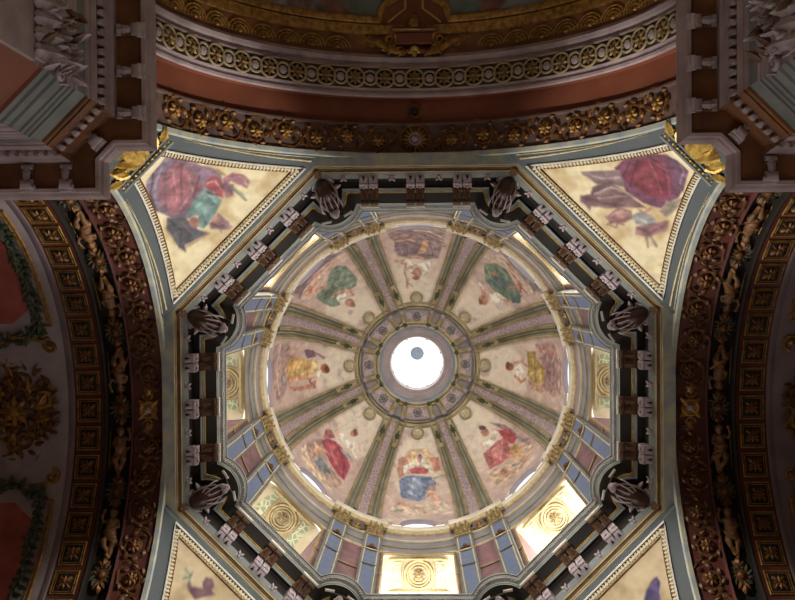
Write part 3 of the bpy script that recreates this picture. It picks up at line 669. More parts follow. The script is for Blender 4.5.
# ------------------------------------------------------------------ drum windows
def make_window(k):
    d, e = azi(alpha(k)); Mw = frame(Vector((0, 0, 0)), -e, d, UP); root = empty('window_%d' % (k + 1), Mw)
    struct(root, 'deep arched drum window under the %s fresco' % FIG[k], 'window')
    def head(x): return 36.82 - .4 * abs(x / 1.54) ** 7
    xs = [-1.54 + 3.08 * i / 24 for i in range(25)]
    mb = MB(); mb.grid([[(x * (1 + .09 * t), 7.7 + 1.75 * t, head(x)) for x in xs] for t in (0, .5, 1)])
    mb.build('soffit', M_CREAM, root)
    mb = MB()
    for s in (-1, 1): mb.grid([[(s * 1.54 * (1 + .09 * t), 7.6 + 1.85 * t, z) for z in (30.9, 34, 36.42)] for t in (0, 1)])
    mb.build('jamb', M_PINK, root)
    mb = MB(); mb.box((0, 8.6, 30.4), (3.5, 1.9, 1.1)); mb.build('sill', M_GREY, root)
    mb = MB(); mb.grid([[(x * 1.14, 9.44, z) for x in (-1.5, 1.5)] for z in (30.9, 36.9)])
    mb.build('pane', glow('daylight in the window under the %s fresco' % SHORT[k], 'fff6e2', PANE_GLOW[k]), root)
    mb = MB()
    for x in (-.85, 0, .85): mb.box((x, 9.38, 33.9), (.05, .05, 6))
    for z in (32, 33.2, 34.4, 35.6): mb.box((0, 9.38, z), (3.4, .04, .04))
    mb.build('glazing_bars', M_IRON, root)
    mb = MB()                                           # gilded frame of the soffit panel
    mb.tube([(-1.36, 7.86, 36.72), (1.36, 7.86, 36.72), (1.44, 9.3, 36.72), (-1.44, 9.3, 36.72)], .055, 6, closed=True)
    mb.tube([(-.62, 7.86, 36.76), (-.72, 8.55, 36.76), (-.62, 9.3, 36.76)], .03, 5); mb.tube([(.62, 7.86, 36.76), (.72, 8.55, 36.76), (.62, 9.3, 36.76)], .03, 5)
    mb.build('gilded_frame', M_GILTCREAM, root)
    mb = MB()
    for r, t in ((.62, .06), (.5, .035), (.36, .03)): mb.tube([(r * math.cos(a), 8.56 + r * math.sin(a), 36.76) for a in [i * math.pi / 16 for i in range(32)]], t, 6, closed=True)
    mb.build('roundel', M_GILTCREAM, root)
    Mr = frame(Vector((0, 8.56, 36.76)), Vector((1, 0, 0)), Vector((0, -1, 0)), Vector((0, 0, -1)))
    mb = MB()
    for i in range(8): mb.leaf((0, 0, 0), i * math.pi / 4, .3, .17, .07, Mr)
    for i in range(8): mb.leaf((0, 0, .05), i * math.pi / 4 + .39, .19, .1, .06, Mr)
    mb.ell((0, 0, .1), (.07, .07, .07), Mr); mb.build('rosette', M_TAN, root)
    for s in (-1, 1):
        mb = MB(); mb.grid([[(s * (.78 + .5 * i), 7.98 + 1.16 * j, 36.765) for j in (0, 1)][::s] for i in (0, 1)])
        mb.build('green_panel', M_GREENP, root)
    mb = MB()                                           # moulded surround on the drum face
    pts = [(x, 7.68 - .02, head(x) + .04) for x in xs]
    pts = [(-1.6, 7.6, 31)] + [(-1.6, 7.6, 36.2)] + [(x * 1.04, math.sqrt(max(7.72 ** 2 - x * x, 0)), head(x) + .05) for x in xs] + [(1.6, 7.6, 36.2), (1.6, 7.6, 31)]
    mb.tube(pts, .07, 6); mb.build('surround', M_TAN, root)
for k in range(8): make_window(k)
# oval lights at the foot of the dome
def oval_light(k):
    d, e = azi(alpha(k)); root = empty('window_%d' % (k + 10), frame(d * 7.2 + UP * 39.3, -e, d, UP)); struct(root, 'small white lunette at the foot of the %s fresco' % FIG[k], 'window')
    edge = [(.84 * math.cos(math.pi * i / 24), .72 * math.sin(math.pi * i / 24)) for i in range(25)]
    def dome_y(x, z): return math.sqrt(max(7.12 ** 2 - z * z - x * x, 0)) - 7.2 - .02   # z above the springing
    mb = MB(); mb.add([(x * 1.02, .02, z * 1.02) for x, z in edge] + [(x, .02, -.1) for x in (-.86, .86)], [list(range(25)) + [25, 26]]); mb.build('pane', glow('lunette daylight', 'f4f6fa', 1.5), root)
    mb = MB(); mb.grid([[(x, .02, z), (x, dome_y(x, z + .2), z)] for x, z in edge]); mb.build('reveal', M_LAV, root)
    mb = MB(); mb.tube([(x * 1.03, dome_y(x, z + .2) - .02, z * 1.03) for x, z in edge], .035, 6); mb.build('frame', M_LAV, root)
for k in range(8): oval_light(k)

# ------------------------------------------------------------------ piers at the crossing corners
def pier_plan(d):
    r = 6.32 + d; y = 7.49 + .88 * d; x = max(r, 7.2 + .185 * d)
    if x > y - .02: x = y - .02
    return [(r, 17.5), (r, y), (x, y), (y, x), (y, r), (17.5, r)]
PROF = [((1.5, 20.42), (0.05, 20.34), (0, 20.28), (0, 20.15), (.05, 20.0), (.12, 19.95), (.14, 19.86), (.22, 19.83)), ((.22, 19.83), (.3, 19.9), (.84, 19.9)),
        ((.84, 19.9), (.84, 19.72), (.9, 19.62), (.93, 19.45), (.97, 19.42)), ((.97, 19.42), (1.03, 19.4), (1.04, 19.18)),
        ((1.04, 19.18), (1.08, 19.1), (1.1, 18.98), (1.13, 18.98), (1.14, 18.88), (1.19, 18.86)), ((1.19, 18.86), (1.2, 18.3)),
        ((1.2, 18.3), (1.13, 18.26), (1.12, 18.12), (1.15, 18.1), (1.15, 17.98), (1.18, 17.95), (1.18, 17.82), (1.21, 17.8), (1.22, 17.7)), ((1.22, 17.7), (1.19, 17.66), (1.19, 17.4), (1.23, 17.36), (1.22, 17.1), (1.26, 17.06), (1.25, 16.85)), ((1.25, 16.85), (1.3, 16.8), (1.3, -1.6))]
MATP = [(M_MAUVE, M_MAUVE), (M_ORANGE, M_ORANGE), (M_MAUVE, M_ORANGE), (M_BROWN, M_BROWN), (M_MAUVE, M_ORANGE), (M_GREY, M_GREY), (M_MAUVE, M_GREY), (M_MAUVE, M_GREY), (M_MAUVE, M_REDBROWN)]
PN = ['mauve stone lip', 'brown soffit', 'mauve bed moulding', 'brown dentil band', 'stepped moulding under the dentils', 'plain grey frieze', 'stepped architrave', 'lowest fascia', 'brown pier shaft']
for c, (sx, sy) in CORN.items():
    for i, pr in enumerate(PROF):
        mb = MB(); rows = [[(sx * x, sy * y, z) for x, y in pier_plan(d)] for d, z in pr]
        for a in range(len(rows) - 1):
            for s in range(5): mb.add([rows[a][s], rows[a][s + 1], rows[a + 1][s + 1], rows[a + 1][s]], [[0, 1, 2, 3]], mi=1 if s in (1, 2, 3) else 0)
        nm = trim_name() if i < 8 else 'wall_pier_%s' % CORN_NAME[c].replace(' ', '_')
        struct(mb.build(nm, list(MATP[i]), smooth=False), '%s of the %s crossing pier' % (PN[i], CORN_NAME[c]), 'trim' if i < 8 else 'wall')
    mb = MB()                                           # dentils along the three faces
    pl = pier_plan(1.02)
    for s, (a, b) in enumerate(((pl[0], pl[1]), (pl[2], pl[3]), (pl[4], pl[5]))):
        a = Vector((a[0] * sx, a[1] * sy, 19.3)); b = Vector((b[0] * sx, b[1] * sy, 19.3)); L = (b - a).length; n = int(L / .225); X = (b - a).normalized(); Y = UP.cross(X)
        for i in range(n):
            p = a + X * (L * (i + .5) / n)
            if seen(p, 60): mb.bbox((0, 0, 0), (.14, .2, .22), .04, frame(p, X, Y, -UP))
    if mb.v: struct(mb.build(trim_name(), M_MAUVE, smooth=False), 'row of dentils on the %s crossing pier' % CORN_NAME[c])
mb = MB()                                               # modillion: scrolled bracket under the pier cornice, y points out to the lip
mb.bbox((0, .0, .06), (.26, .56, .12), .03)
mod_cap = MB(); mod_cap.bbox((0, .36, .07), (.36, .1, .16), .03); mod_cap.tube([(-.17, .29, .14), (.17, .29, .14)], .06, 8)
mod_scroll = MB(); mod_scroll.tube([(-.13, .2, .16), (.13, .2, .16)], .1, 10); mod_scroll.tube([(-.13, -.2, .13), (.13, -.2, .13)], .07, 10)
mod_leaf = MB(); mod_leaf.leaf((0, -.24, .14), math.pi / 2, .5, .22, .08)
modillion = Kit('modillion_bracket', [('block', mb, M_BROWN), ('scroll', mod_scroll, M_MAUVE), ('leaf', mod_leaf, M_PALE), ('cap', mod_cap, M_PALE)])
for c in ('TL', 'TR'):
    sx, sy = CORN[c]; nm = CORN_NAME[c]
    for i, yy in enumerate((-8.32, -9.32, -10.3, -11.3)):      # arm facing the other pier
        Z = -UP; Y = Vector((-sx, 0, 0)); X = Y.cross(Z); p = Vector((sx * 6.86, yy, 19.9))
        if seen(p): modillion.place(frame(p, X, Y, Z), '%s scrolled bracket from the inner corner under the inward cornice arm of %s pier' % (ORD[i], nm), 'bracket', 'brackets under the pier cornices')
    for i, xx in enumerate((8.36, 9.3, 10.2)):
        Z = -UP; Y = Vector((0, 1, 0)); X = Y.cross(Z); p = Vector((sx * xx, -6.86, 19.9))
        if seen(p): modillion.place(frame(p, X, Y, Z), '%s scrolled bracket from the notch under the side cornice arm of %s pier' % (ORD[i], nm), 'bracket', 'brackets under the pier cornices')
    Z = -UP; Y = Vector((-sx, 1, 0)).normalized(); X = Y.cross(Z); p = Vector((sx * 7.82, -7.82, 19.9))
    modillion.place(frame(p, X, Y, Z), 'single diagonal scrolled bracket in the notch of the %s pier cornice' % nm, 'bracket', 'brackets under the pier cornices')
# big Corinthian capital on the arm of each upper pier
def capital_parts(wd, dp, ht, m1, m2, m3, vol=True):
    """x along the face, y out of the wall towards the viewer's side, z up; origin at the foot."""
    bell = MB(); bell.box((0, 0, ht * .45), (wd * .74, dp * .7, ht * .9), taper=1.15)
    ab = MB(); ab.bbox((0, .02, ht * .95), (wd * 1.1, dp * 1.15, ht * .1), .01)
    lv = []
    for row, (n, zz, L) in enumerate(((4, .0, .42), (3, ht * .34, .4))):
        for i in range(n):
            x = (i - (n - 1) / 2) * wd * .82 / n; mb = MB(); Ml = frame(Vector((x, dp * .36 + .02 * row, zz)), Vector((0, .28, .96)), Vector((-1, 0, 0)), Vector((0, .96, -.28)))
            mb.leaf((0, 0, 0), 0, ht * L * 1.15, wd * .26, dp * .22, Ml, curl=1.6); lv.append(('leaf', mb, m2))
    out = [('bell', bell, m1, lv), ('abacus', ab, m3)]
    for s in (-1, 1):
        v = MB(); Mv = frame(Vector((s * wd * .44, dp * .5, ht * .78)), Vector((s * 1., 0, 0)), Vector((0, 0, 1)), Vector((0, -s * 1., 0)))
        v.spiral((0, 0), ht * .17, ht * .03, 1.5, math.pi / 2, ht * .05, Mv); v.ell((0, 0, 0), (ht * .05,) * 3, Mv, nu=8, nv=4); out.append(('volute', v, m2))
    fl = MB()
    for i in range(5): fl.leaf((0, 0, 0), i * 2 * math.pi / 5, ht * .13, ht * .1, ht * .04, frame(Vector((0, dp * .58, ht * .86)), Vector((1, 0, 0)), Vector((0, 0, 1)), Vector((0, 1, 0)) * 1.))
    fl.ell((0, dp * .6, ht * .86), (ht * .04,) * 3); out.append(('flower', fl, m2)); return out
cpz = capital_parts(1.6, .55, 1.35, M_MAUVE, M_PALE, M_MAUVE); rnd = random.Random(5)
for i in range(22):
    zz = .1 + 1.15 * rnd.random(); x = rnd.uniform(-.8, .8); tilt = rnd.uniform(.1, .7); m_ = MB()
    m_.leaf((0, 0, 0), rnd.uniform(-.6, .6), rnd.uniform(.28, .45), .2, .12, frame(Vector((x, .22 + .2 * zz, zz)), Vector((0, math.cos(tilt), math.sin(tilt))), Vector((-1, 0, 0)), Vector((0, math.sin(tilt), -math.cos(tilt)))), curl=.9)
    cpz.append(('small_leaf', m_, M_PALE if i % 3 else M_BROWN))
for s in (-1, 1):
    for x, z in ((.25, .9), (.6, .5)): m_ = MB(); m_.spiral((0, 0, 0), .13, .03, s * 1.4, 1.2, .035, frame(Vector((s * x, .55, z)), Vector((1, 0, 0)), Vector((0, .7, .7)), Vector((0, -.7, .7)))); cpz.append(('scroll', m_, M_PALE))
bigcap = Kit('corinthian_capital', cpz)
for c in ('TL', 'TR'):
    sx, sy = CORN[c]; Y = Vector((-sx, 0, 0)); X = Y.cross(UP)
    bigcap.place(frame(Vector((sx * 7.72, -9.35, 16.35)), X, Y, UP), 'large mauve corinthian capital with curling leaves on the %s pier' % CORN_NAME[c], 'capital', 'capitals of the crossing piers')
    mb = MB(); mb.box((0, 0, 0), (1.2, .3, 18)); sh = mb.build('pilaster', M_MAUVE, smooth=False); sh.matrix_world = frame(Vector((sx * 7.68, -9.25, 7.42)), X, Y, UP)
    tag(sh, 'mauve pilaster shaft below the large capital on the %s pier' % CORN_NAME[c], 'pilaster')
# ------------------------------------------------------------------ painted surfaces (the painting is colour on the surface itself)
def vnoise(x, y, seed=0):
    xi = np.floor(x).astype(int); yi = np.floor(y).astype(int); fx = x - xi; fy = y - yi; fx = fx * fx * (3 - 2 * fx); fy = fy * fy * (3 - 2 * fy)
    def h(a, b):
        n = (a * 374761393 + b * 668265263 + seed * 982451653) & 0x7fffffff; n = ((n ^ (n >> 13)) * 1274126177) & 0x7fffffff; return ((n ^ (n >> 16)) & 0xffff) / 65535.
    return (h(xi, yi) * (1 - fx) + h(xi + 1, yi) * fx) * (1 - fy) + (h(xi, yi + 1) * (1 - fx) + h(xi + 1, yi + 1) * fx) * fy
def fbm(x, y, s=0): return sum(vnoise(x * 2 ** i, y * 2 ** i, s + i) / 2 ** (i + 1) for i in range(4)) / .9375
def mixc(a, b, t): return a * (1 - t[:, None]) + b * t[:, None]
def hx(h): return np.array([int(h[i:i + 2], 16) for i in (0, 2, 4)], float)
def paint(x, y, base, spec, warp=.09, seed=1):
    """x, y in metres on the surface; base n x 3 in 0..255; spec: kind (polygon or stroke), colour, width in cm, outline x, y in cm."""
    wx = x + (fbm(x * 1.7, y * 1.7, seed) - .5) * warp * 2; wy = y + (fbm(x * 1.7 + 9, y * 1.7, seed + 5) - .5) * warp * 2
    col = base.copy()
    for kind, c, wd, pts in spec:
        c = np.array(c, float); wd = wd / 100; P = np.array(pts, float).reshape(-1, 2) / 100
        dist = np.full(len(wx), 1e9); inside = np.zeros(len(wx), bool); n = len(P)
        for i in range(n if kind == 'P' else n - 1):
            a, b = P[i], P[(i + 1) % n]; ab = b - a; L = max(ab @ ab, 1e-9); t = np.clip(((wx - a[0]) * ab[0] + (wy - a[1]) * ab[1]) / L, 0, 1)
            dist = np.minimum(dist, np.hypot(wx - a[0] - t * ab[0], wy - a[1] - t * ab[1]))
            if kind == 'P':
                cr = (a[1] > wy) != (b[1] > wy)
                with np.errstate(divide='ignore', invalid='ignore'): inside ^= cr & (wx < (b[0] - a[0]) * (wy - a[1]) / (b[1] - a[1]) + a[0])
        if kind == 'P': sd = np.where(inside, -dist, dist); f = max(wd * .9, .08); al = np.clip(.5 - sd / f, 0, 1)
        else: al = np.clip((wd / 2 - dist) / .09 + .5, 0, 1)
        rid = np.abs(fbm(x * 2.2 + y * 1.4 + seed, y * 1.6 - x * .9, seed + 21) - .5) * 2; tone = 1.04 + .3 * (fbm(x * 6 + y * 2, y * 5, seed + 11) - .5) * 2 + .26 * (rid - .25)
        g = c.mean(); c = c * .78 + g * .22
        col = col * (1 - al[:, None]) + (c[None] * tone[:, None]) * al[:, None]
    return np.clip(col, 0, 255)
def painted(name, rows, cols, parent=None, m=None, cut=None):
    me = bpy.data.meshes.new(name); n, k = len(rows), len(rows[0]); vs = [p for r in rows for p in r]
    me.from_pydata(vs, [], [[i * k + j, i * k + j + 1, (i + 1) * k + j + 1, (i + 1) * k + j] for i in range(n - 1) for j in range(k - 1) if not (cut and cut(rows[i][j]))])
    at = me.color_attributes.new('paint', 'FLOAT_COLOR', 'POINT'); c = cols / 255; c = np.where(c <= .04045, c / 12.92, ((c + .055) / 1.055) ** 2.4)
    at.data.foreach_set('color', np.concatenate([c, np.ones((len(c), 1))], 1).astype(np.float32).ravel())
    me.materials.append(m or M_PAINT); me.polygons.foreach_set('use_smooth', [True] * len(me.polygons))
    o = bpy.data.objects.new(name, me); SC.collection.objects.link(o); o.parent = parent; return o
M_PAINT = paint_mat('fresco paint')
RIBW = lambda b: (.95 + (.60 - .95) * b / BT)           # half width of a rib at an elevation
def fresco(k):
    rows = []; B0, B1 = 1.2 * D2R, BT - .005; NB, NA = 150, 116; d, e = azi(alpha(k)); bb = 31 * D2R; T = d * math.sin(bb) - UP * math.cos(bb); X = []; Y = []; BE = []
    for i in range(NB):
        b = B0 + (B1 - B0) * i / (NB - 1); r = R0 * math.cos(b); hw = 22.5 - math.degrees(math.asin((RIBW(b) - .12) / r)); row = []
        for j in range(NA):
            p = dome_pt(alpha(k) + hw * (2 * j / (NA - 1) - 1), b); row.append(p[:]); q = p - Vector((0, 0, ZC)); X.append(q.dot(e)); Y.append(q.dot(T)); BE.append(math.degrees(b))
        rows.append(row)
    X, Y, BE = np.array(X), np.array(Y), np.array(BE)
    n1 = fbm(X * .8 + k * 7, Y * .8, k); n2 = fbm(X * 2.2 + k * 3, Y * 2.2, k + 40)
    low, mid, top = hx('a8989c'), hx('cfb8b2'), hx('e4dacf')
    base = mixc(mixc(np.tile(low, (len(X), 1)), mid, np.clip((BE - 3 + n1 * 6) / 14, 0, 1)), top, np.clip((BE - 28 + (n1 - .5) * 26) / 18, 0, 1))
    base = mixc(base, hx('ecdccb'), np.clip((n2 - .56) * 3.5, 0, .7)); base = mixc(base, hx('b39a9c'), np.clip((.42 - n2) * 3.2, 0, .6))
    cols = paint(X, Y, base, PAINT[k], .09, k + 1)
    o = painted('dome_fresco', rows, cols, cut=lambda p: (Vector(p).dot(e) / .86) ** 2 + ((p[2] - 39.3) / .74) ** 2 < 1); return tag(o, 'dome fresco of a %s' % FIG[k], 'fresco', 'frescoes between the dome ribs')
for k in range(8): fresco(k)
# ------------------------------------------------------------------ pendentive frescoes with frame and gilded tip
def pend_fresco(c):
    nm = CORN_NAME[c]; z0, z1 = 23.75, 27.5; NZ, NQ = 120, 130
    root = empty('pendentive_fresco', Matrix.Translation(pend_pt(c, 23.7, 0)))
    rows = []; X = []; Y = []
    for i in range(NZ):
        z = z0 + (z1 - z0) * i / (NZ - 1); hw = pend_half(z)[0] - .74; row = []
        for j in range(NQ):
            q = hw * (2 * j / (NQ - 1) - 1); p = pend_pt(c, z, q, .05); row.append(p[:]); X.append(q); Y.append((z - 24) * 1.25)
        rows.append(row)
    X, Y = np.array(X), np.array(Y); n1 = fbm(X * 1.5, Y * 1.5, 3); n2 = fbm(X * 6, Y * 6, 9)
    base = mixc(np.tile(hx('e4d8b4' if c[0] == 'T' else 'cbb998'), (len(X), 1)), hx('c0a67c' if c[0] == 'T' else 'ac9674'), np.clip((n1 - .45) * 2.6 + (n2 - .5) * .6, 0, 1))
    o = painted('painting', rows, paint(X, Y, base, PAINT[c], .07, 5)); o.parent = root; o.matrix_parent_inverse = root.matrix_world.inverted()
    def border(off, h): # closed outline of the panel
        L = [pend_pt(c, z, -(pend_half(z)[0] - off), h) for z in [z0 + (z1 - z0) * i / 30 for i in range(31)]]; R = [pend_pt(c, z, (pend_half(z)[0] - off), h) for z in [z0 + (z1 - z0) * i / 30 for i in range(31)]]
        return L + R[::-1]
    def attach(mb, n, m):
        o = mb.build(n, m); o.parent = root; o.matrix_parent_inverse = root.matrix_world.inverted(); return o
    z1b, z1 = z1, z1 + .09; mb = MB(); mb.tube(border(.60, .06), .035, 6, closed=True); attach(mb, 'outer_fillet', M_WHITE)
    z1 = z1b - .07; mb = MB(); mb.tube(border(.80, .06), .03, 6, closed=True); attach(mb, 'inner_fillet', M_DIMGOLD)
    z1 = z1b + .01; pts = border(.70, .07); mb = MB(); mb.tube(border(.70, .03), .06, 6, closed=True, flat=.5); attach(mb, 'frame', M_GILTCREAM)
    mb = MB(); acc = 0; n = len(pts)
    for i in range(n):
        a, b = pts[i], pts[(i + 1) % n]; L = (b - a).length
        if L < 1e-4: continue
        t = -acc
        X_ = (b - a) / L; N = Vector((-CORN[c][0], -CORN[c][1], -1.4)).normalized(); Y_ = N.cross(X_).normalized(); s = acc
        while s < L: mb.box((0, 0, 0), (.055, .13, .07), frame(a + (b - a) * (s / L), X_, Y_, X_.cross(Y_))); s += .125
        acc = s - L
    attach(mb, 'dentils', M_CREAM)
    tag(root, {'TL': 'gold ground pendentive painting of a mauve and teal robed seated figure', 'TR': 'gold ground pendentive painting of a crimson robed figure holding a harp', 'BL': 'pendentive painting whose tip shows a small purple child with a plant', 'BR': 'pendentive painting whose tip shows a piece of violet drapery'}[c], 'fresco', 'framed pendentive paintings')
    if c[0] == 'T':                                     # gilded acanthus at the foot of the panel
        Zn = Vector((-CORN[c][0] * .6, -CORN[c][1] * .6, -.55)).normalized(); Yd = Vector((CORN[c][0] * .4, CORN[c][1] * .4, -.8)); Yd = (Yd - Zn * Yd.dot(Zn)).normalized(); Xd = Yd.cross(Zn)
        root2 = empty('acanthus_ornament', frame(pend_pt(c, 23.55, 0, .1), Xd, Yd, Zn))
        mb = MB(); mb.tube([(-1.0, -.12, .06), (1.0, -.12, .06)], .07, 6, flat=.8); mb.tube([(-1.02, .12, .06), (1.02, .12, .06)], .05, 6); mb.build('frame_bar', M_GREY, root2)
        mb = MB()
        for i in range(12): mb.ell((-.92 + .167 * i, 0, .08), (.05, .05, .05), nu=6, nv=4)
        mb.build('beading', M_GOLD, root2)
        for s in (-1, 1):
            mb = MB(); mb.spiral((s * .52, .5, .1), .32, .06, s * 1.4, -math.pi / 2, .08); mb.leaf((s * .5, .3, .05), math.pi / 2 - s * .5, .7, .4, .14); mb.leaf((s * .8, .15, .05), math.pi / 2 - s * 1.0, .5, .3, .12); mb.build('scroll', M_GOLD, root2)
        mb = MB(); mb.leaf((0, .15, .08), math.pi / 2, 1.25, .6, .2); mb.leaf((-.15, .2, .1), math.pi / 2 + .5, .8, .4, .16); mb.leaf((.15, .2, .1), math.pi / 2 - .5, .8, .4, .16); mb.build('leaf', M_GOLD, root2)
        rnd = random.Random(3)
        for i in range(16):
            yy = .25 + .9 * rnd.random(); m_ = MB(); m_.leaf((rnd.uniform(-1, 1) * (1.25 - yy) * .75, yy, .16), rnd.uniform(.3, 2.8), rnd.uniform(.25, .42), .2, .1); m_.build('leaf', M_GOLD if i % 2 else M_OLDGOLD, root2)
        tag(root2, 'gilded acanthus filling the foot of the %s pendentive' % nm, 'ornament', 'gilded acanthus at the pendentive feet')
for c in CORN: pend_fresco(c)
# gilded line running up each pendentive beside the arch
for c, (sx, sy) in CORN.items():
    for s, an in ((-1, 'side'), (1, 'nave')):
        if c[0] == 'B' and s == 1: continue
        mb = MB()
        for o1, o2, r in ((.08, .3, .035), (.16, .12, .02)):
            zz = [24.2 + (27.6 - 24.2) * i / 30 for i in range(31)]
            mb.tube([pend_pt(c, z, s * (pend_half(z)[0] - (o1 + (o2 - o1) * i / 30)), .02) for i, z in enumerate(zz)], [r * (.25 + .75 * i / 30) for i in range(31)], 6)
        struct(mb.build(trim_name(), M_GILTCREAM), 'thin cream fillet widening up the %s pendentive on the %s arch side' % (CORN_NAME[c], 'side' if (s == 1) != (sx * sy > 0) else 'nave'))

# ------------------------------------------------------------------ dome ribs
def rib_parts(j):
    az = alpha(j) + 22.5; root = empty('dome_rib', dome_frame(az, 0, 0)); inv = root.matrix_world.inverted()
    NBb = 40; bs = [.2 * D2R + (BT - .2 * D2R) * i / NBb for i in range(NBb + 1)]
    def strip(name, sec, m, b0=0, b1=NBb, root=root):
        mb = MB(); mb.grid([[dome_pt(az, b, h, t * RIBW(b))[:] for t, h in sec] for b in bs[b0:b1 + 1]])
        o = mb.build(name, m); o.parent = root; o.matrix_parent_inverse = inv; return o
    ed = [(-.02, 0), (-.02, .22), (.04, .28), (.1, .25), (.13, .16), (.15, .16), (.16, .03)]
    for s in (-1, 1):
        S = lambda sec: [(s * (1 - x), h) for x, h in sec]
        strip('edge_moulding', S(ed), M_RIBTAN)
        strip('groove', S([(.16, .03), (.5, .03)]), M_RIBGREY)
        strip('groove_fillet', S([(.29, .03), (.3, .13), (.35, .13), (.36, .03)]), M_RIBTAN, 0, 32)
        strip('inner_moulding', S([(.5, .03), (.51, .22), (.56, .29), (.62, .22), (.65, .28), (.7, .24), (.72, .1)]), M_RIBTAN)
    strip('stencilled_strip', [(-.28, .1), (.28, .1)], M_STENCIL)
    for s in (-1, 1):                                   # leaf drop closing each groove under the crown
        b0, b1 = bs[32], bs[39]; mb = MB(); mb.grid([[dome_pt(az, b, .13, s * RIBW(b) * t)[:] for t in (.5, .67, .84)] for b in (b0, (b0 + b1) / 2, b1)]); mb.grid([[dome_pt(az, b0, h, s * RIBW(b0) * t)[:] for t in (.5, .84)] for h in (.04, .13)])
        p = mb.build('groove_stop', M_RIBTAN); p.parent = root; p.matrix_parent_inverse = inv
        mb = MB(); b = (b0 + b1) / 2; Mf = dome_frame(az, b, .14); off = s * RIBW(b) * .67
        for a, L in ((1.57, .3), (-1.57, .34), (.7, .2), (2.4, .2), (-.8, .2), (-2.3, .2)): mb.leaf((off, 0, 0), a, L, .13, .06, Mf)
        mb.ell((off, -.28, .03), (.05, .08, .05), Mf); mb.ell((off, .34, .03), (.04, .09, .05), Mf); mb.ell((off, 0, .06), (.05, .05, .05), Mf)
        o = mb.build('leaf_drop', M_LEAF); o.parent = root; o.matrix_parent_inverse = inv
    tag(root, 'broad moulded dome rib between the %s and %s frescoes' % (SHORT[j], SHORT[(j + 1) % 8]), 'rib', 'ribs of the dome')
for j in range(8): rib_parts(j)
# crown: short twin bars in line with each rib, panels between them, small roundels outside the ring
bm0, bm1 = BT + .04, math.acos(2.3 / 7.12)
def mb_bar(s):
    mb = MB(); b = (bm0 + bm1) / 2; L = (bm1 - bm0) * R0
    rows = []
    for i in range(9):
        t = i / 8; y = (.5 - t) * L; wdt = .13 - .02 * t
        rows.append([(s * (.33 - .1 * t) + x * wdt, y, z) for x, z in ((-1, 0), (-1, .12), (-.5, .17), (-.3, .12), (.3, .12), (.5, .17), (1, .12), (1, 0))])
    return mb.grid(rows)
def knob_mb(s, y, r):
    mb = MB(); mb.ell((s * (.33 if y > 0 else .23), y, .18), (r, r, r * .9), nu=12, nv=8); mb.lathe([(r * 1.1, 0), (r * 1.1, .06), (r * .7, .1)], 14, Matrix.Translation((s * (.33 if y > 0 else .23), y, .08))); return mb
bl = (bm1 - bm0) * R0 / 2
bars = Kit('crown_bracket', [('bar', mb_bar(-1), M_RIBTAN), ('bar', mb_bar(1), M_RIBTAN), ('knob', knob_mb(-1, bl, .14), M_LAV), ('knob', knob_mb(1, bl, .14), M_LAV), ('knob', knob_mb(-1, -bl, .12), M_LEAF), ('knob', knob_mb(1, -bl, .12), M_LEAF)])
pl = MB(); b = (bm0 + bm1) / 2
pn_f, pn_o = MB(), MB()
def fan_outline(w0, w1, h, z): return [(-w0, h, z), (-w0 * .5, h + .06, z), (0, h + .08, z), (w0 * .5, h + .06, z), (w0, h, z), (w1, -h, z), (0, -h + .04, z), (-w1, -h, z)]
pn_b = MB(); q = fan_outline(.72, .45, .44, .04); pn_b.add(q, [list(range(8))])
pn_f.tube(fan_outline(.74, .47, .46, .05), .04, 6, closed=True)
pn_o.tube([(.2 * math.cos(a), .24 * math.sin(a), .06) for a in [i * math.pi / 10 for i in range(20)]], .03, 5, closed=True)
for s in (-1, 1): pn_o.spiral((s * .36, .1), .11, .02, s * 1.3, 1.5, .028, z=.0); pn_o.spiral((s * .28, -.2), .08, .02, -s * 1.3, -1.5, .024)
for i in range(6): pn_o.leaf((0, 0, .05), i * math.pi / 3, .17, .12, .05)
panel = Kit('crown_relief', [('field', pn_b, M_STENCIL), ('frame', pn_f, M_RIBTAN), ('ornament', pn_o, M_GREY)])
rd_r, rd_d = MB(), MB()
rd_r.tube([(.3 * math.cos(a), .3 * math.sin(a), .1) for a in [i * math.pi / 14 for i in range(28)]], .06, 7, closed=True); rd_d.lathe([(.29, .05), (.01, .05)], 24); [rd_d.leaf((0, 0, .05), i * math.pi / 2 + .78, .22, .14, .05) for i in range(4)]
roundel = Kit('crown_roundel', [('rim', rd_r, M_RIBTAN), ('disc', rd_d, M_CREAM)])
for k in range(8):
    bars.place(dome_frame(alpha(k) + 22.5, b, .02), 'twin crown bars above the rib between %s and %s frescoes' % (SHORT[k], SHORT[(k + 1) % 8]), 'bracket', 'twin bars of the dome crown')
    panel.place(dome_frame(alpha(k), b, .02), 'mauve ornamented crown panel above the %s figure' % SHORT[k], 'panel', 'panels of the dome crown')
    roundel.place(dome_frame(alpha(k), BT - .07, .03), 'small ochre roundel on the crown ring above the %s figure' % SHORT[k], 'roundel', 'roundels around the dome crown')
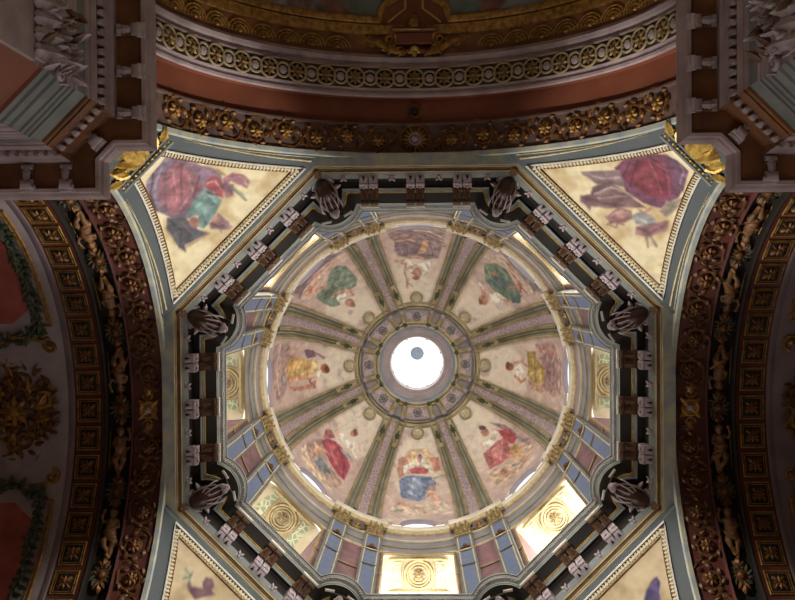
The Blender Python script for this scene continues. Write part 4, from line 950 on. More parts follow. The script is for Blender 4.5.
# ------------------------------------------------------------------ drum pilasters
def pil_parts():
    H = 8.0; sh = MB(); sh.box((0, -.02, H / 2), (.8, .3, H)); fr = MB(); pan = []
    for z0_, z1_ in ((6.1, 7.75), (4.0, 5.7), (.6, 3.8)):
        p = MB(); p.bbox((0, 0, 0), (.52, z1_ - z0_, .03), .01, frame(Vector((0, .135, (z0_ + z1_) / 2)), Vector((-1, 0, 0)), Vector((0, 0, 1)), Vector((0, 1, 0))))
        f = MB(); f.tube([(-.29, .15, z0_ - .04), (.29, .15, z0_ - .04), (.29, .15, z1_ + .04), (-.29, .15, z1_ + .04)], .03, 6, closed=True)
        pan.append(('blue_panel', p, M_BLUE, [('panel_fillet', f, M_CREAM)]))
    g = MB(); g.tube([(-.4, .14, 5.85), (-.2, .17, 5.8), (0, .18, 5.74), (.2, .17, 5.8), (.4, .14, 5.85)], .05, 6)
    msk = MB(); msk.ell((0, .22, 6.25), (.13, .12, .17)); msk.leaf((0, .2, 6.3), 0, .3, .26, .08, None); msk.tube([(-.2, .18, 6.05), (0, .2, 5.95), (.2, .18, 6.05)], .04, 6)
    msk = MB(); msk.ell((0, .2, 6.18), (.12, .12, .16)); msk.ell((-.14, .18, 6.05), (.09, .07, .07)); msk.ell((.14, .18, 6.05), (.09, .07, .07)); msk.ell((0, .2, 6.38), (.06, .06, .1))
    cp = capital_parts(.92, .5, 1.2, M_OLDGOLD, M_CAPGOLD, M_GILTCREAM); bell = cp[0]
    cap0 = MB(); cap0.bbox((0, .02, H + .02), (.86, .36, .1), .03)
    def lift(parts):
        out = []
        for p in parts:
            p[1].v = [(x, y, z + H + .05) for x, y, z in p[1].v]
            if len(p) > 3: lift(p[3])
        return parts
    lift(cp)
    return [('shaft', sh, M_GREY)] + pan + [('gilded_band', g, M_GILTCREAM), ('mask', msk, M_BROWN), ('capital_neck', cap0, M_GILTCREAM)] + [(('capital_' + p[0]),) + p[1:] for p in cp]
PK = Kit('drum_pilaster', pil_parts())
for k in range(8):
    for s, side in ((-1, k), (1, (k + 1) % 8)):
        az = alpha(k) + 22.5 + s * 6.4; d, e = azi(az)
        Mp = frame(d * 7.46 + UP * 29.6, e, -d, UP)
        PK.place(Mp, 'blue panelled drum pilaster beside the %s window, towards the %s window' % (SIDE[side], SIDE[k if s == 1 else (k + 1) % 8]), 'pilaster', 'paired pilasters of the drum')
# gilded mask and swag between the two capitals of a pair
sw = MB(); sw.tube([(-.42, 0, .25), (-.2, .03, 0), (0, .05, -.08), (.2, .03, 0), (.42, 0, .25)], .07, 7)
for x in (-.3, -.1, .1, .3): sw.leaf((x, .05, 0), math.pi / 2, .3, .16, .07, frame(Vector((0, 0, 0)), Vector((1, 0, 0)), Vector((0, 0, 1)), Vector((0, -1, 0))))
sw_h = MB(); sw_h.ell((0, .08, .22), (.13, .13, .17)); sw_h.ell((0, .2, .2), (.03, .05, .05)); 
for s in (-1, 1): sw_h.leaf((0, .02, .25), 1.57 - s * 1.1, .5, .26, .08, frame(Vector((0, 0, 0)), Vector((1, 0, 0)), Vector((0, 0, 1)), Vector((0, -1, 0))))
swag = Kit('gilded_swag', [('garland', sw, M_CAPGOLD), ('winged_head', sw_h, M_OLDGOLD)])
for k in range(8):
    d, e = azi(alpha(k) + 22.5); swag.place(frame(d * 7.42 + UP * 38.2, e, -d, UP), 'gilded swag with winged head between paired capitals from %s to %s window' % (SIDE[k], SIDE[(k + 1) % 8]), 'ornament', 'swags between the drum capitals')
# ------------------------------------------------------------------ octagonal cornice: brackets, rosettes, corner consoles
# local frames: x along the side, y outward, z down towards the viewer
b_body, b_key, b_pin, b_vol = MB(), MB(), MB(), MB()
b_body.box((0, 0, .0), (.27, .5, .5)); b_body.bbox((0, .02, .28), (.29, .4, .1), .03); b_body.tube([(-.14, .2, .27), (.14, .2, .27)], .07, 8); b_body.tube([(-.15, -.2, .27), (.15, -.2, .27)], .075, 8)
b_key.add([(-.05, .07, .325), (.05, .07, .325), (.0, -.1, .325), (-.05, .07, .345), (.05, .07, .345), (0, -.1, .345)], [[0, 1, 2], [3, 5, 4], [0, 3, 4, 1], [1, 4, 5, 2], [2, 5, 3, 0]])
b_pin.tube([(0, .25, .2), (0, .62, .3)], [.05, .03], 6); b_pin.ell((0, .36, .28), (.08, .07, .07)); b_pin.ell((0, .6, .3), (.05, .07, .05)); b_pin.ell((0, -.3, .24), (.06, .06, .06))
b_v = []
for s in (-1, 1):
    m_ = MB(); m_.ell((s * .1, -.28, .25), (.05, .06, .05)); b_v.append(('bead', m_, M_PALE)); m_ = MB(); m_.ell((s * .1, .27, .27), (.06, .05, .06)); b_v.append(('bead', m_, M_PALE))
fanb = Kit('cornice_bracket', [('body', b_body, M_PALE), ('keyhole', b_key, M_BLACK), ('pin', b_pin, M_MAUVE)] + b_v)
g_body, g_foot, g_leaf = MB(), MB(), MB()
rows = [[(x, y, z) for y, z in ((.3, .05), (.27, .2), (.15, .24), (.0, .18), (-.12, .12), (-.2, .17), (-.28, .1), (-.3, 0))] for x in (-.13, 0, .13)]
g_body.grid(rows); [g_body.add([(x, y, z) for y, z in ((.3, .05), (.27, .2), (.15, .24), (.0, .18), (-.12, .12), (-.2, .17), (-.28, .1), (-.3, 0))], [list(range(8))]) for x in (-.13, .13)]
g_body.tube([(-.15, .2, .16), (.15, .2, .16)], .09, 9); g_body.tube([(-.14, -.22, .1), (.14, -.22, .1)], .08, 9)
g_leaf.leaf((0, .22, .2), -math.pi / 2, .4, .22, .05); g_foot.bbox((0, -.35, .05), (.33, .07, .12), .01)
scrb = Kit('gallery_bracket', [('body', g_body, M_BROWN), ('leaf', g_leaf, M_BROWN), ('foot', g_foot, M_WHITE)])
r_p, r_c, r_s = MB(), MB(), MB()
for i in range(6): r_p.leaf((0, 0, .02), i * math.pi / 3, .2, .15, .07)
r_c.ell((0, 0, .09), (.06, .06, .06))
for s in (-1, 1): r_s.leaf((s * .12, 0, 0), 0 if s > 0 else math.pi, .34, .14, .06); r_s.spiral((s * .3, .04), .08, .02, s * 1.2, 1.5, .025)
ros = Kit('frieze_rosette', [('petals', r_p, M_PALE), ('bud', r_c, M_MAUVE), ('side_leaf', r_s, M_GREY)])
PAIR = (-1.6, 0, 1.6)
PN3 = ('counter-clockwise end', 'middle', 'clockwise end')
for k in range(8):
    g1, g2 = 'pale brackets under the octagonal cornice', 'brown brackets under the gallery lip'
    for i, s0 in enumerate(PAIR):
        for t, tn in ((-.165, 'counter-clockwise'), (.165, 'clockwise')):
            M1 = oct_frame(k, s0 + t, 7.86, 28.62); M2 = oct_frame(k, s0 + t, 7.32, 29.06)
            if seen(M1.translation): fanb.place(M1, 'pale bracket with dark keyhole, %s of the %s pair, %s octagon side' % (tn, PN3[i].replace(' end', '-end'), SIDE[k]), 'bracket', g1)
            if seen(M2.translation): scrb.place(M2, 'brown scrolled bracket with pale foot, %s of the %s pair, %s octagon side' % (tn, PN3[i].replace(' end', '-end'), SIDE[k]), 'bracket', g2)
    for s0 in (-2.45, -.8, .8, 2.45):
        M1 = oct_frame(k, s0, 7.93, 28.42)
        if seen(M1.translation): ros.place(M1, 'small grey leaf rosette, %s, frieze of %s octagon side' % ({-2.45: 'counter-clockwise end', -.8: 'just counter-clockwise of middle', .8: 'just clockwise of middle', 2.45: 'clockwise end'}[s0], SIDE[k]), 'rosette', 'rosettes of the octagonal frieze')
# corner console: knob, ribbed shell, shield, scrolls, mask and feet
c_knob, c_body, c_mask = MB(), MB(), MB()
c_knob.lathe([(.0, .55), (.12, .53), (.22, .42), (.25, .3), (.2, .16), (.14, .1), (.2, .04), (.2, -.1)], 18, Matrix.Translation((0, .84, 0)), lob=9, amp=.08)
c_knob.ell((0, .84, .5), (.08, .08, .08))
c_body.ell((0, .12, .22), (.3, .46, .3), nu=18, nv=12); c_body.ell((0, -.2, .2), (.2, .4, .2), nu=14, nv=8)
parts = [('knob', c_knob, M_BROWN), ('bulging_body', c_body, mat('dark glossy brown', '4c3026', '38221c', rough=.3, nscale=3))]
for a in (-.7, 0, .7): m_ = MB(); m_.leaf((.3 * math.sin(a), .66, .14), -math.pi / 2 + a * .8, .42, .24, .16); parts.append(('leaf', m_, M_MAUVE))
for a in (-.3, -.15, 0, .15, .3):                       # fan of ribs running to the mask
    m_ = MB(); m_.tube([(a * .7, .0, .46), (a * 1.1, -.25, .42), (a * 1.25, -.52, .3), (a * 1.1, -.6, .16)], [.015, .028, .032, .02], 7); parts.append(('rib', m_, M_MAUVE))
for s in (-1, 1):
    m_ = MB(); m_.spiral((s * .34, .36, .2), .13, .02, s * 1.5, 1.2, .04); parts.append(('curl', m_, M_PALE))
    m_ = MB(); m_.tube([(s * .3, .25, .3), (s * .36, 0, .32), (s * .3, -.3, .28), (s * .24, -.5, .22)], [.02, .035, .035, .02], 7); parts.append(('side_strap', m_, M_MAUVE))
    m_ = MB(); m_.leaf((s * .3, .1, .1), math.pi / 2 - s * 1.5, .28, .2, .1); parts.append(('leaf', m_, M_PALE))
c_mask.ell((0, -.74, .24), (.14, .16, .16), nu=14, nv=10); c_mask.ell((0, -.78, .39), (.03, .06, .04)); c_mask.ell((-.06, -.7, .37), (.035, .03, .02)); c_mask.ell((.06, -.7, .37), (.035, .03, .02)); c_mask.ell((0, -.86, .34), (.05, .03, .025))
for s in (-1, 1): c_mask.ell((s * .13, -.66, .22), (.06, .11, .08))
parts.append(('mask', c_mask, M_PALE))
for s in (-1, 1):
    m_ = MB(); m_.bbox((s * .22, -.96, .06), (.34, .08, .1), .015, Matrix.Rotation(s * .2, 4, 'Z')); parts.append(('foot', m_, M_WHITE))
m_ = MB(); m_.tube([(.3 * math.cos(a), .12 + .45 * math.sin(a), .24) for a in [i * math.pi / 12 for i in range(24)]], .035, 6, closed=True); parts.append(('rim', m_, M_TAN))
c_slab = MB(); c_slab.box((0, -.25, -.08), (.6, 1.2, .3)); parts.append(('back_slab', c_slab, M_DARK))
cons = Kit('corner_console', parts)
for k in range(8):
    M1 = corner_frame(k, 8.0, 28.75); M1 = M1 @ Matrix.Rotation(.16, 4, 'X')
    if seen(M1.translation, 20): cons.place(M1, 'large sculpted corner console between the %s and %s octagon sides' % (SIDE[k], SIDE[(k + 1) % 8]), 'console', 'corner consoles of the octagon')

# ------------------------------------------------------------------ arch ornaments; local frames: x along the arch, y away from the dome, z towards the viewer
DEG = 180 / math.pi
def where(ph): 
    return 'at the crown' if abs(ph) < .02 else '%s from the crown' 
def put(kit, side, ph, dep, h, text, cat, group, flip=False, sc=None):
    M = arch_frame(side, ph, dep, h)
    if not seen(M.translation, 14): return None
    if flip: M = M @ Matrix.Diagonal((-1, 1, 1, 1)) if 0 else M @ Matrix.Rotation(math.pi, 4, 'Z')
    return kit.place(M, text, cat, group)
SEC = {'top': ('towards the left pier', 'towards the right pier'), 'right': ('towards the upper pier', 'towards the lower pier'), 'left': ('towards the lower pier', 'towards the upper pier')}
def pos_text(i, side, what='scroll'):
    return 'at the crown' if i == 0 else '%s from crown %s' % (ORD[abs(i) - 1], SEC[side][0 if i < 0 else 1])
def scroll_kit(m_s, m_b, name):
    kits = []
    for s in (-1, 1):
        a, st, bo = MB(), MB(), MB()
        a.spiral((0, 0), .42, .1, s * 1.55, -s * 1.2, .065, z=.05); st.tube([(.47 * math.cos(-s * 1.2), .47 * math.sin(-s * 1.2), 0), (-.1 - .2, -s * .5, .02), (-.62, -s * .2, .02), (-.8, s * .1, 0)], [.05, .05, .04, .02], 6)
        lv = []
        for t in range(7): an = -s * 1.2 + s * t * .8; l = MB(); l.leaf((.38 * math.cos(an), .38 * math.sin(an), .02), an + s * 1.3, .22, .17, .08); lv.append(('leaf', l, m_s))
        for an in (s * 1.2, -s * 1.4): l = MB(); l.leaf((-.6, -s * .12, .0), an, .28, .18, .06); lv.append(('leaf', l, m_s))
        for t in range(8): bo.leaf((0, 0, .04), t * math.pi / 4, .23, .19, .09)
        bo.ell((0, 0, .15), (.09, .09, .08)); kits.append(Kit(name, [('scroll', a, m_s), ('stem', st, m_s), ('flower', bo, m_b)] + lv))
    return kits
TOPS = scroll_kit(M_DIMGOLD, M_OLDGOLD, 'gilded_scroll'); SIDES = scroll_kit(M_VINE, M_DIMGOLD, 'arch_scroll')
daisy_p, daisy_c, daisy_r = MB(), MB(), MB()
for i in range(16): daisy_p.leaf((0, 0, .02), i * math.pi / 8, .46, .15, .07)
daisy_c.ell((0, 0, .14), (.13, .13, .13)); daisy_c.tube([(.19 * math.cos(a), .19 * math.sin(a), .1) for a in [i * math.pi / 8 for i in range(16)]], .035, 6, closed=True)
daisy_r.tube([(.5 * math.cos(a), .5 * math.sin(a), .03) for a in [i * math.pi / 16 for i in range(32)]], .05, 7, closed=True)
daisy = Kit('daisy_boss', [('petals', daisy_p, M_OLDGOLD), ('button', daisy_c, M_PALE), ('rim', daisy_r, M_DIMGOLD)])
put(daisy, 'top', 0, 9.18, -.05, 'large ribbed daisy boss at the crown of the top arch scroll band', 'rosette', None)
for i in range(-8, 9):
    if i: put(TOPS[i % 2], 'top', (8.3 * i + (1.2 if i > 0 else -1.2)) * D2R, 9.2 + .06 * (-1) ** i, -.05, 'gilded acanthus scroll on the top arch, %s' % pos_text(i, 'top'), 'scroll', 'gilded scrolls of the top arch', flip=i < 0)
med_r, med_b = MB(), MB(); med_r.tube([(.26 * math.cos(a), .26 * math.sin(a), .04) for a in [i * math.pi / 12 for i in range(24)]], .06, 7, closed=True); med_r.tube([(.17 * math.cos(a), .17 * math.sin(a), .04) for a in [i * math.pi / 12 for i in range(24)]], .03, 6, closed=True)
for i in range(4): med_r.leaf((0, 0, .02), i * math.pi / 2 + .78, .5, .26, .06)
for s in (-1, 1): med_r.spiral((s * .5, 0), .2, .04, s * 1.3, 1.57, .045); med_r.leaf((s * .5, 0, .0), 0 if s > 0 else math.pi, .4, .3, .06)
med_b.ell((0, 0, .08), (.13, .13, .1))
medal = Kit('arch_medallion', [('surround', med_r, M_OLDGOLD), ('boss', med_b, M_MAUVE)])
for side in ('left', 'right'):
    put(medal, side, 0, 9.25, -.04, 'round bossed medallion at the crown of the %s arch scroll band' % side, 'medallion', 'crown medallions of the side arches')
    for i in range(-8, 9):
        if i: put(SIDES[i % 2], side, (8.4 * i + (1.5 if i > 0 else -1.5)) * D2R, 9.25 + .06 * (-1) ** i, -.04, 'acanthus scroll on the %s arch, %s' % (side, pos_text(i, side)), 'scroll', 'scrolls of the %s arch' % side, flip=i < 0)
# small boss in the plain band of the top arch
pb_r, pb_b = MB(), MB(); pb_r.tube([(.19 * math.cos(a), .19 * math.sin(a), .02) for a in [i * math.pi / 12 for i in range(24)]], .06, 7, closed=True)
for i in range(10): pb_r.leaf((0, 0, 0), i * math.pi / 5, .26, .1, .04)
pb_b.lathe([(.12, .06), (.1, .2), (.04, .22), (.01, .22)], 14); put(Kit('lamp_boss', [('ring', pb_r, M_DIMGOLD), ('hook', pb_b, M_BLACK)]), 'top', 0, 10.14, -.12, 'small round boss with dark centre on the plain red brown band', 'boss', None)
# guilloche: big rings with flowers, small rings with dark discs
def ring_kit(name, R, big):
    rim, fl, ds = MB(), MB(), MB(); rim.tube([(R * math.cos(a), R * math.sin(a), .06) for a in [i * math.pi / 14 for i in range(28)]], .04, 6, closed=True)
    ds.lathe([(R, .03), (.01, .03)], 20)
    if big:
        for i in range(8): fl.leaf((0, 0, .03), i * math.pi / 4, R * .86, R * .5, .07)
        fl.ell((0, 0, .12), (.07, .07, .06))
    else: fl.lathe([(R * .62, .04), (R * .5, .08), (.01, .1)], 16)
    return Kit(name, [('rim', rim, M_TAN), ('disc', ds, M_DARK), ('flower' if big else 'button', fl, M_DULLGOLD if big else M_MAUVE)])
RB, RS = ring_kit('flower_ring', .315, True), ring_kit('plain_ring', .23, False)
for i in range(-10, 11):
    put(RB, 'top', 7.95 * i * D2R, 11.19, .16, 'large ring with petalled flower on the top arch, %s' % pos_text(i, 'top') if abs(i) < 14 else 'large flower ring by the pier', 'ring ornament', 'flower rings of the top arch') if abs(i) < 14 else None
    if i < 10: put(RS, 'top', 7.95 * (i + .5) * D2R, 11.19, .16, 'small ring with dark button on the top arch, %s' % pos_text(i + 1 if i >= 0 else i, 'top'), 'ring ornament', 'plain rings of the top arch')
# fans on the band below the vault painting
fa, fb = MB(), MB()
for r in (.38, .28, .18): fa.tube([(r * 1.15 * math.cos(a), -.18 + r * math.sin(a), .05) for a in [i * math.pi / 14 for i in range(15)]], .03, 5)
for i in range(5): a = .3 + i * .63; fa.tube([(0, -.18, .04), (.4 * math.cos(a), -.18 + .36 * math.sin(a), .04)], .018, 5)
fb.ell((0, -.16, .05), (.09, .07, .06))
fan = Kit('gilded_fan', [('arcs', fa, M_OLDGOLD), ('shell', fb, M_OLDGOLD)])
for i in range(-13, 14):
    if abs(i) > 2: put(fan, 'top', 6.75 * i * D2R, 12.36, .0, 'gilded fan below the vault painting, %s' % pos_text(i - (2 if i > 0 else -2), 'top').replace('from crown', 'from the cartouche'), 'fan ornament', 'gilded fans of the top arch', flip=False)
# cartouche with garlands at the crown of the top arch
root = empty('cartouche', arch_frame('top', 0, 12.55, .05))
tb = MB(); tb.bbox((0, 0, .12), (1.3, .42, .2), .05); tb.bbox((0, .27, .16), (1.6, .14, .26), .04); tb.build('tablet', M_REDBROWN, root)
sc_ = MB(); sc_.bbox((0, .26, .3), (1.5, .06, .06), .02)
sc_.lathe([(.16, .1), (.2, .2), (.1, .34), (.01, .36)], 12, Matrix.Translation((0, .5, 0))); sc_.leaf((0, .3, .2), math.pi / 2, .5, .36, .14); sc_.build('crest', M_OLDGOLD, root)
for s in (-1, 1):
    q = MB(); q.spiral((s * .82, -.02, .12), .24, .05, s * 1.5, 1.57, .08); q.leaf((s * .7, -.1, .1), -math.pi / 2 + s * .4, .5, .3, .14); q.build('side_scroll', M_OLDGOLD, root)
    q = MB(); q.tube([(s * .15, -.42, .12), (s * .45, -.5, .16), (s * .8, -.4, .16), (s * 1.2, -.16, .14), (s * 1.7, -.02, .1), (s * 2.3, .06, .08)], [.06, .09, .11, .11, .09, .04], 8)
    for i in range(22):
        t = i / 21; x = .3 + 1.95 * t; y = -.48 + .6 * t + .1 * math.sin(i * 5.1); q.ell((s * x, y, .2 - .08 * t), (.07, .07, .07), nu=6, nv=4); q.leaf((s * x, y, .12), random.random() * 6.28, .2, .13, .08)
    q.build('garland', M_OLDGOLD, root)
q = MB(); q.ell((0, -.36, .14), (.14, .12, .12)); q.leaf((0, -.3, .1), -1.57, .34, .3, .12); q.leaf((0, -.3, .1), -.8, .3, .2, .1); q.leaf((0, -.3, .1), -2.3, .3, .2, .1); q.build('pendant', M_GOLD, root)
tag(root, 'red tablet cartouche with gilded garlands at the crown of the top arch', 'cartouche')
# vault paintings beyond the top arch
def vault_panel(s):
    rows = []; X = []; Y = []
    for i in range(70):
        dep = 13.1 + 4.2 * i / 69; row = []
        inner = .62 + .55 * math.sqrt(max(0, 1 - min(1, (dep - 13.1) / .75) ** 2)) if dep < 13.85 else .62
        for j in range(130):
            ph = s * (inner / W + (60 * D2R - inner / W) * j / 129); row.append(arch_pt('top', ph, dep, W - .03)[:]); X.append(ph * W); Y.append(dep)
        rows.append(row)
    X, Y = np.array(X), np.array(Y); a = fbm(X * .5 + 3, Y * .7, 5); b_ = fbm(X * 1.3 + 8, Y * 1.3, 15); c_ = fbm(X * .35 + Y * .5, Y * .2, 25)
    base = mixc(np.tile(hx('7c8490'), (len(X), 1)), hx('8c6e68'), np.clip((a - .42) * 6, 0, 1)); base = mixc(base, hx('5c3a30'), np.clip((b_ - .56) * 6, 0, .8)); base = mixc(base, hx('566a60'), np.clip((c_ - .55) * 7, 0, .7)); base = mixc(base, hx('a89488'), np.clip((.38 - a) * 8, 0, .6))
    sp = [('P', (122, 74, 60), 20, (s * 200, 1310, s * 260, 1300, s * 420, 1480, s * 330, 1480)), ('P', (138, 140, 146), 14, (s * 420, 1300, s * 600, 1300, s * 520, 1390))]
    root = empty('vault_fresco', Matrix.Translation(arch_pt('top', s * .3, 13.5))); inv = root.matrix_world.inverted()
    o = painted('painting', rows, paint(X, Y, base, sp, .2, 3)); o.parent = root; o.matrix_parent_inverse = inv
    mb = MB(); pts = [arch_pt('top', s * (1.22 + .15 * i) / W, 13.2, W - .06) for i in range(44)][::-1]
    pts += [arch_pt('top', s * (.6 + .58 * math.cos(t)) / W, 13.2 + .72 * math.sin(t), W - .06) for t in [.15 + i * .14 for i in range(10)]] + [arch_pt('top', s * .56 / W, d_, W - .06) for d_ in (14.0, 15, 17)]
    mb.tube(pts, .13, 8, flat=.5); o = mb.build('frame', M_OLDGOLD); o.parent = root; o.matrix_parent_inverse = inv
    tag(root, 'dim nave vault painting in gilded frame %s of the top cartouche' % ('left' if s < 0 else 'right'), 'fresco', 'vault paintings beyond the top arch')
for s in (-1, 1): vault_panel(s)
mb = MB()
for s in (-1, 1): mb.tube([arch_pt('top', s * .9 / W, 13.12, W - .02), arch_pt('top', s * .5 / W, 13.45, W - .02), arch_pt('top', s * .3 / W, 13.6, W - .02), arch_pt('top', s * .3 / W, 17, W - .02)], .04, 6)
struct(mb.build(trim_name(), M_GOLD), 'thin gilded lines on the red brown strip between the vault paintings')

# ------------------------------------------------------------------ side arches: coffers, stucco children, wreaths
cf, cb, cr = MB(), MB(), MB()
for r_, t_ in ((.38, .035), (.31, .018)): cf.tube([(-r_, -r_, .03), (r_, -r_, .03), (r_, r_, .03), (-r_, r_, .03)], t_, 5, closed=True)
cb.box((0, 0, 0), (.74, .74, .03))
for i in range(8): cr.leaf((0, 0, .02), i * math.pi / 4 + .39 * 0, .27 if i % 2 else .22, .14, .07)
cr.ell((0, 0, .09), (.06, .06, .05))
for i in range(4): cr.spiral((.2 * math.cos(.78 + i * 1.57), .2 * math.sin(.78 + i * 1.57), .03), .08, .02, 1.2, i, .02)
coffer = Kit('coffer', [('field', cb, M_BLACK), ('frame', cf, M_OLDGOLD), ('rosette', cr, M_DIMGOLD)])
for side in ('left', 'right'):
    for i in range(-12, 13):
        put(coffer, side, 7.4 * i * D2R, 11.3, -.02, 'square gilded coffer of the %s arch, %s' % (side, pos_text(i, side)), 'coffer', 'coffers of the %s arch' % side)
def body_mesh(var):
    """A stucco child lying along x, head towards -x, one skin from head to toes."""
    b_ = MB(); s = 1 if var else -1
    b_.ell((-.62, 0, .2), (.135, .115, .13), nu=16, nv=10)                                # head
    b_.ell((-.66, 0, .23), (.12, .12, .12), nu=14, nv=8); b_.ell((-.56, .0, .32), (.03, .022, .035)); b_.ell((-.535, .045, .28), (.04, .035, .04)); b_.ell((-.535, -.045, .28), (.04, .035, .04)); b_.ell((-.5, 0, .28), (.035, .04, .03)); b_.ell((-.6, .12, .2), (.035, .02, .03)); b_.ell((-.6, -.12, .2), (.035, .02, .03))
    b_.tube([(-.55, 0, .16), (-.46, 0, .16)], [.07, .08], 12)
    b_.tube([(-.48, 0, .15), (-.38, s * .01, .17), (-.22, s * .02, .18), (-.08, s * .01, .2), (.06, -s * .02, .17), (.16, -s * .03, .13)], [.1, .17, .165, .175, .18, .13], 14)
    b_.ell((-.4, .13, .15), (.09, .07, .08)); b_.ell((-.4, -.13, .15), (.09, .07, .08))
    b_.tube([(-.4, s * .16, .16), (-.34, s * .3, .2), (-.5, s * .36, .26), (-.66, s * .3, .28)], [.07, .062, .052, .038], 10)     # raised arm
    b_.tube([(-.4, -s * .16, .16), (-.2, -s * .24, .2), (-.08, -s * .1, .34), (-.08, s * .03, .36)], [.07, .06, .05, .036], 10)  # arm across the belly
    for q in range(5):
        b_.tube([(-.66, s * (.3 - .02 * (q - 2)), .28), (-.72 - .012 * (2 - abs(q - 2)), s * (.29 - .03 * (q - 2)), .3), (-.76 - .015 * (2 - abs(q - 2)), s * (.28 - .035 * (q - 2)), .28)], [.018, .015, .011], 6)
        b_.tube([(-.09 + .02 * (q - 2), s * .03, .36), (-.09 + .028 * (q - 2), s * .1, .355), (-.09 + .03 * (q - 2), s * .13, .33)], [.018, .015, .011], 6)
    b_.tube([(.14, -s * .1, .14), (.34, -s * .14, .2), (.5, -s * .1, .2), (.62, -s * .09, .14), (.78, -s * .07, .1)], [.13, .115, .08, .085, .05], 12)
    b_.tube([(.14, s * .08, .14), (.3, s * .16, .26), (.46, s * .12, .26), (.56, s * .03, .18), (.7, s * .0, .13)], [.13, .115, .08, .085, .05], 12)
    b_.tube([(.78, -s * .07, .1), (.82, -s * .06, .18), (.83, -s * .06, .24)], [.05, .045, .03], 8); b_.tube([(.7, 0, .13), (.74, s * .01, .22), (.75, s * .01, .27)], [.05, .045, .03], 8)
    o = bpy.data.objects.new('tmp', b_.mesh('tmp', M_BROWN)); SC.collection.objects.link(o)
    md = o.modifiers.new('r', 'REMESH'); md.mode = 'VOXEL'; md.voxel_size = .02; md.use_smooth_shade = True
    ms = o.modifiers.new('s', 'SMOOTH'); ms.iterations = 3; ms.factor = .5
    dg = bpy.context.evaluated_depsgraph_get(); me = bpy.data.meshes.new_from_object(o.evaluated_get(dg)); bpy.data.objects.remove(o); return me
class BodyKit:
    def __init__(s, var): s.me = body_mesh(var); s.me.materials.clear(); s.me.materials.append(M_STUCCO); s.var = var; s.proto = None
    def place(s, M, label, cat, group):
        if s.proto is None:
            o = bpy.data.objects.new('stucco_child', s.me); SC.collection.objects.link(o)
            h = MB()
            for i in range(16): a = i * 2.4; r = .11 * math.sqrt(i / 16); h.ell((-.7 - .04 * math.cos(a), r * math.sin(a) * 1.1, .22 + r * math.cos(a)), (.05, .05, .05), nu=6, nv=4)
            h.build('hair', M_DIMGOLD, o); sg = 1 if s.var else -1
            d = MB(); d.tube([(-.1, sg * .28, .1), (.1, sg * .1, .24), (.22, -sg * .05, .3), (.3, -sg * .25, .18), (.5, -sg * .32, .08)], [.05, .08, .09, .08, .04], 8, flat=.7); d.build('drapery', M_DIMGOLD, o)
            s.proto = o
        else:
            o = s.proto.copy(); SC.collection.objects.link(o)
            for ch in list(s.proto.children): c = ch.copy(); SC.collection.objects.link(c); c.parent = o
        o.matrix_world = M; return tag(o, label, cat, group)
M_STUCCO = mat('brown toned stucco', '8a6038', '5a3c22', rough=.55, nscale=3)
BK = [BodyKit(0), BodyKit(1)]
wr, wf, wm = MB(), MB(), []
for i in range(12): a = i * math.pi / 6; wr.leaf((.24 * math.cos(a), .24 * math.sin(a), .06), a + .9, .26, .15, .1); wr.ell((.26 * math.cos(a + .2), .26 * math.sin(a + .2), .12), (.06, .06, .06), nu=6, nv=4)
wf.ell((0, 0, .12), (.16, .16, .14)); wf.tube([(.19 * math.cos(a), .19 * math.sin(a), .1) for a in [i * math.pi / 10 for i in range(20)]], .04, 6, closed=True)
for s in (-1, 1):
    for an, L, wd in ((0, .36, .34), (.7, .3, .2), (-.7, .3, .2)): q = MB(); q.leaf((s * .24, 0, .05), s * an + (0 if s > 0 else math.pi), L, wd, .14); wm.append(q)
wreath = Kit('leaf_wreath', [('leaves', wr, M_DULLLEAF), ('boss', wf, M_DIMGOLD)] + [('ribbon_leaf', q, M_DIMGOLD) for q in wm])
ln = MB(); ln.tube([(-.85, .47, .1), (.85, .47, .1)], .028, 5); ln.tube([(-.85, -.47, .16), (.85, -.47, .16)], .028, 5)
for side in ('left', 'right'):
    for i in range(-3, 4):
        put(wreath, side, 21 * i * D2R, 10.24, -.27, 'leafy wreath in the %s arch channel, %s' % (side, pos_text(i, side)), 'wreath', 'wreaths of the %s arch' % side)
    for i in (-4, -3, -2, -1, 1, 2, 3, 4):
        ph = (21 * (abs(i) - .5)) * (1 if i > 0 else -1) * D2R
        put(BK[i % 2], side, ph, 10.22, -.28, 'stucco child in the %s arch channel, %s' % (side, pos_text(i, side)), 'figure', 'stucco children of the %s arch' % side, flip=i < 0)
        M = arch_frame(side, ph, 10.24, -.28)
        if seen(M.translation):
            for s_, wd in ((-.42, 'inner'), (.4, 'outer')):
                mb = MB(); mb.tube([(-.62, s_, .08), (.62, s_, .08)], .026, 5); o = mb.build('gilded_rod', M_GOLD); o.matrix_world = M
                tag(o, 'thin gilded line, %s edge, by stucco child %s, %s arch' % (wd, pos_text(i, side).replace(' from crown', ''), side), 'gilded line', 'gilded lines of the %s arch channel' % side)
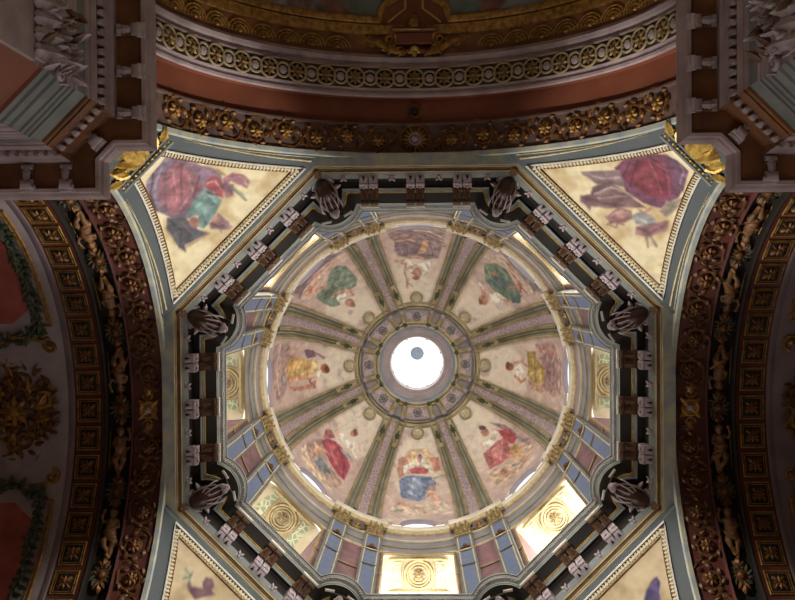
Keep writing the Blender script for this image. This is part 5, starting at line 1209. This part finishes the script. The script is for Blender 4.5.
# ------------------------------------------------------------------ transept vault panels and cartouches
for side in ('left', 'right'):
    vals = []
    for sgn in (-1, 1):
        root = empty('painted_vault_panel', arch_frame(side, sgn * 36 * D2R, 13.6, .02)); inv = root.matrix_world.inverted(); mb = MB()
        outl = [(12.75, 13.5), (12.75, 24), (12.75, 46), (12.75, 62)]
        mb.grid([[arch_pt(side, sgn * (24 + 38 * i / 24) * D2R, 12.85 + 4 * j / 6 + (.75 if i < 3 else 0) * (1 - i / 3), W - .02)[:] for j in range(7)] for i in range(25)])
        o = mb.build('field', M_REDP if 'M_REDP' in globals() else mat('rose painted plaster', 'b05c54', '8a423a', nscale=1.3)); o.parent = root; o.matrix_parent_inverse = inv
        mb = MB(); mb.tube([arch_pt(side, sgn * a * D2R, 12.3, W - .04) for a in [23.5 + i * 1.8 for i in range(22)]], .05, 6); mb.tube([arch_pt(side, sgn * a * D2R, 12.42, W - .04) for a in [24.2 + i * 1.8 for i in range(22)]], .035, 6)
        mb.tube([arch_pt(side, sgn * 23.5 * D2R, dd, W - .04) for dd in (12.3, 12.6)], .05, 6); o = mb.build('gilded_border', M_OLDGOLD); o.parent = root; o.matrix_parent_inverse = inv
        mb = MB()
        for i in range(60):
            a = sgn * (21 + 41 * i / 59) * D2R; Mf = arch_frame(side, a, 12.72 + .07 * math.sin(i * 1.7), .03); mb.leaf((0, 0, 0), i * 2.1, .3, .2, .12, Mf)
            if i % 2: mb.ell((.05, .1, .05), (.07, .07, .06), Mf, nu=6, nv=4)
        for i in range(26):
            t = i / 25; a = sgn * (21.5 - 2.5 * math.sin(t * math.pi) ** 2 + .5 * t) * D2R; Mf = arch_frame(side, a, 12.7 + 2.4 * t, .03); mb.leaf((0, 0, 0), i * 2.3, .34, .22, .13, Mf)
        o = mb.build('leafwork', M_LEAF); o.parent = root; o.matrix_parent_inverse = inv
        mb = MB(); Mf = arch_frame(side, sgn * 17.5 * D2R, 12.45, .04); mb.spiral((0, 0), .3, .06, 1.5 * sgn, 0, .06, Mf); mb.ell((0, 0, .05), (.1, .1, .08), Mf)
        mb.tube([arch_pt(side, sgn * a * D2R, dd, W - .07) for a, dd in ((19, 12.6), (20, 13.2), (20.6, 13.5), (19, 13.9), (18.2, 14.3))], .07, 6)
        o = mb.build('gilded_scroll', M_OLDGOLD); o.parent = root; o.matrix_parent_inverse = inv
        tag(root, 'rose painted vault panel with leafy gilded frame, %s part of the %s vault' % ('upper' if (sgn > 0) == (side == 'left') else 'lower', side), 'painted panel', 'rose panels of the side vaults')
    root = empty('vault_cartouche', arch_frame(side, 0, 13.8, .02))
    for i, (x, y, r, t, a0) in enumerate(((0, 0, .85, 1, 0), (-.95, -.25, .5, 1.4, 0), (.95, -.25, .5, -1.4, 3.14), (-1.25, .6, .55, 1.4, 1), (1.25, .6, .55, -1.4, 2), (-.45, -.95, .4, -1.4, 1), (.45, -.95, .4, 1.4, 2), (0, 1.3, .6, 1.3, 0), (-1.75, .1, .3, 1.3, 0), (1.75, .1, .3, -1.3, 3))):
        q = MB(); q.spiral((x, y, .05), r, r * .2, t, a0, .1, z=.08)
        for j in range(9): an = a0 + j * .7; q.leaf((x + r * .9 * math.cos(an), y + r * .9 * math.sin(an), .03), an + .8, r * .7, r * .4, .14)
        q.build('scroll', M_DIMGOLD if i % 3 else M_OLDGOLD, root)
    q = MB()
    for i in range(40): a = i * 2.399; r = .28 * math.sqrt(i); q.leaf((r * math.cos(a) * 1.1, r * math.sin(a) * .9, .02), a * 1.7, .5, .26, .12)
    q.build('leafwork', M_BROWN, root)
    q = MB(); q.ell((0, 0, .15), (.3, .24, .2), nu=14, nv=8)
    for i in range(8): q.leaf((0, 0, .15), i * math.pi / 4, .55, .26, .14)
    q.build('boss', M_OLDGOLD, root)
    tag(root, 'large dark scrolled cartouche at the middle of the %s vault' % side, 'cartouche', 'cartouches of the side vaults')
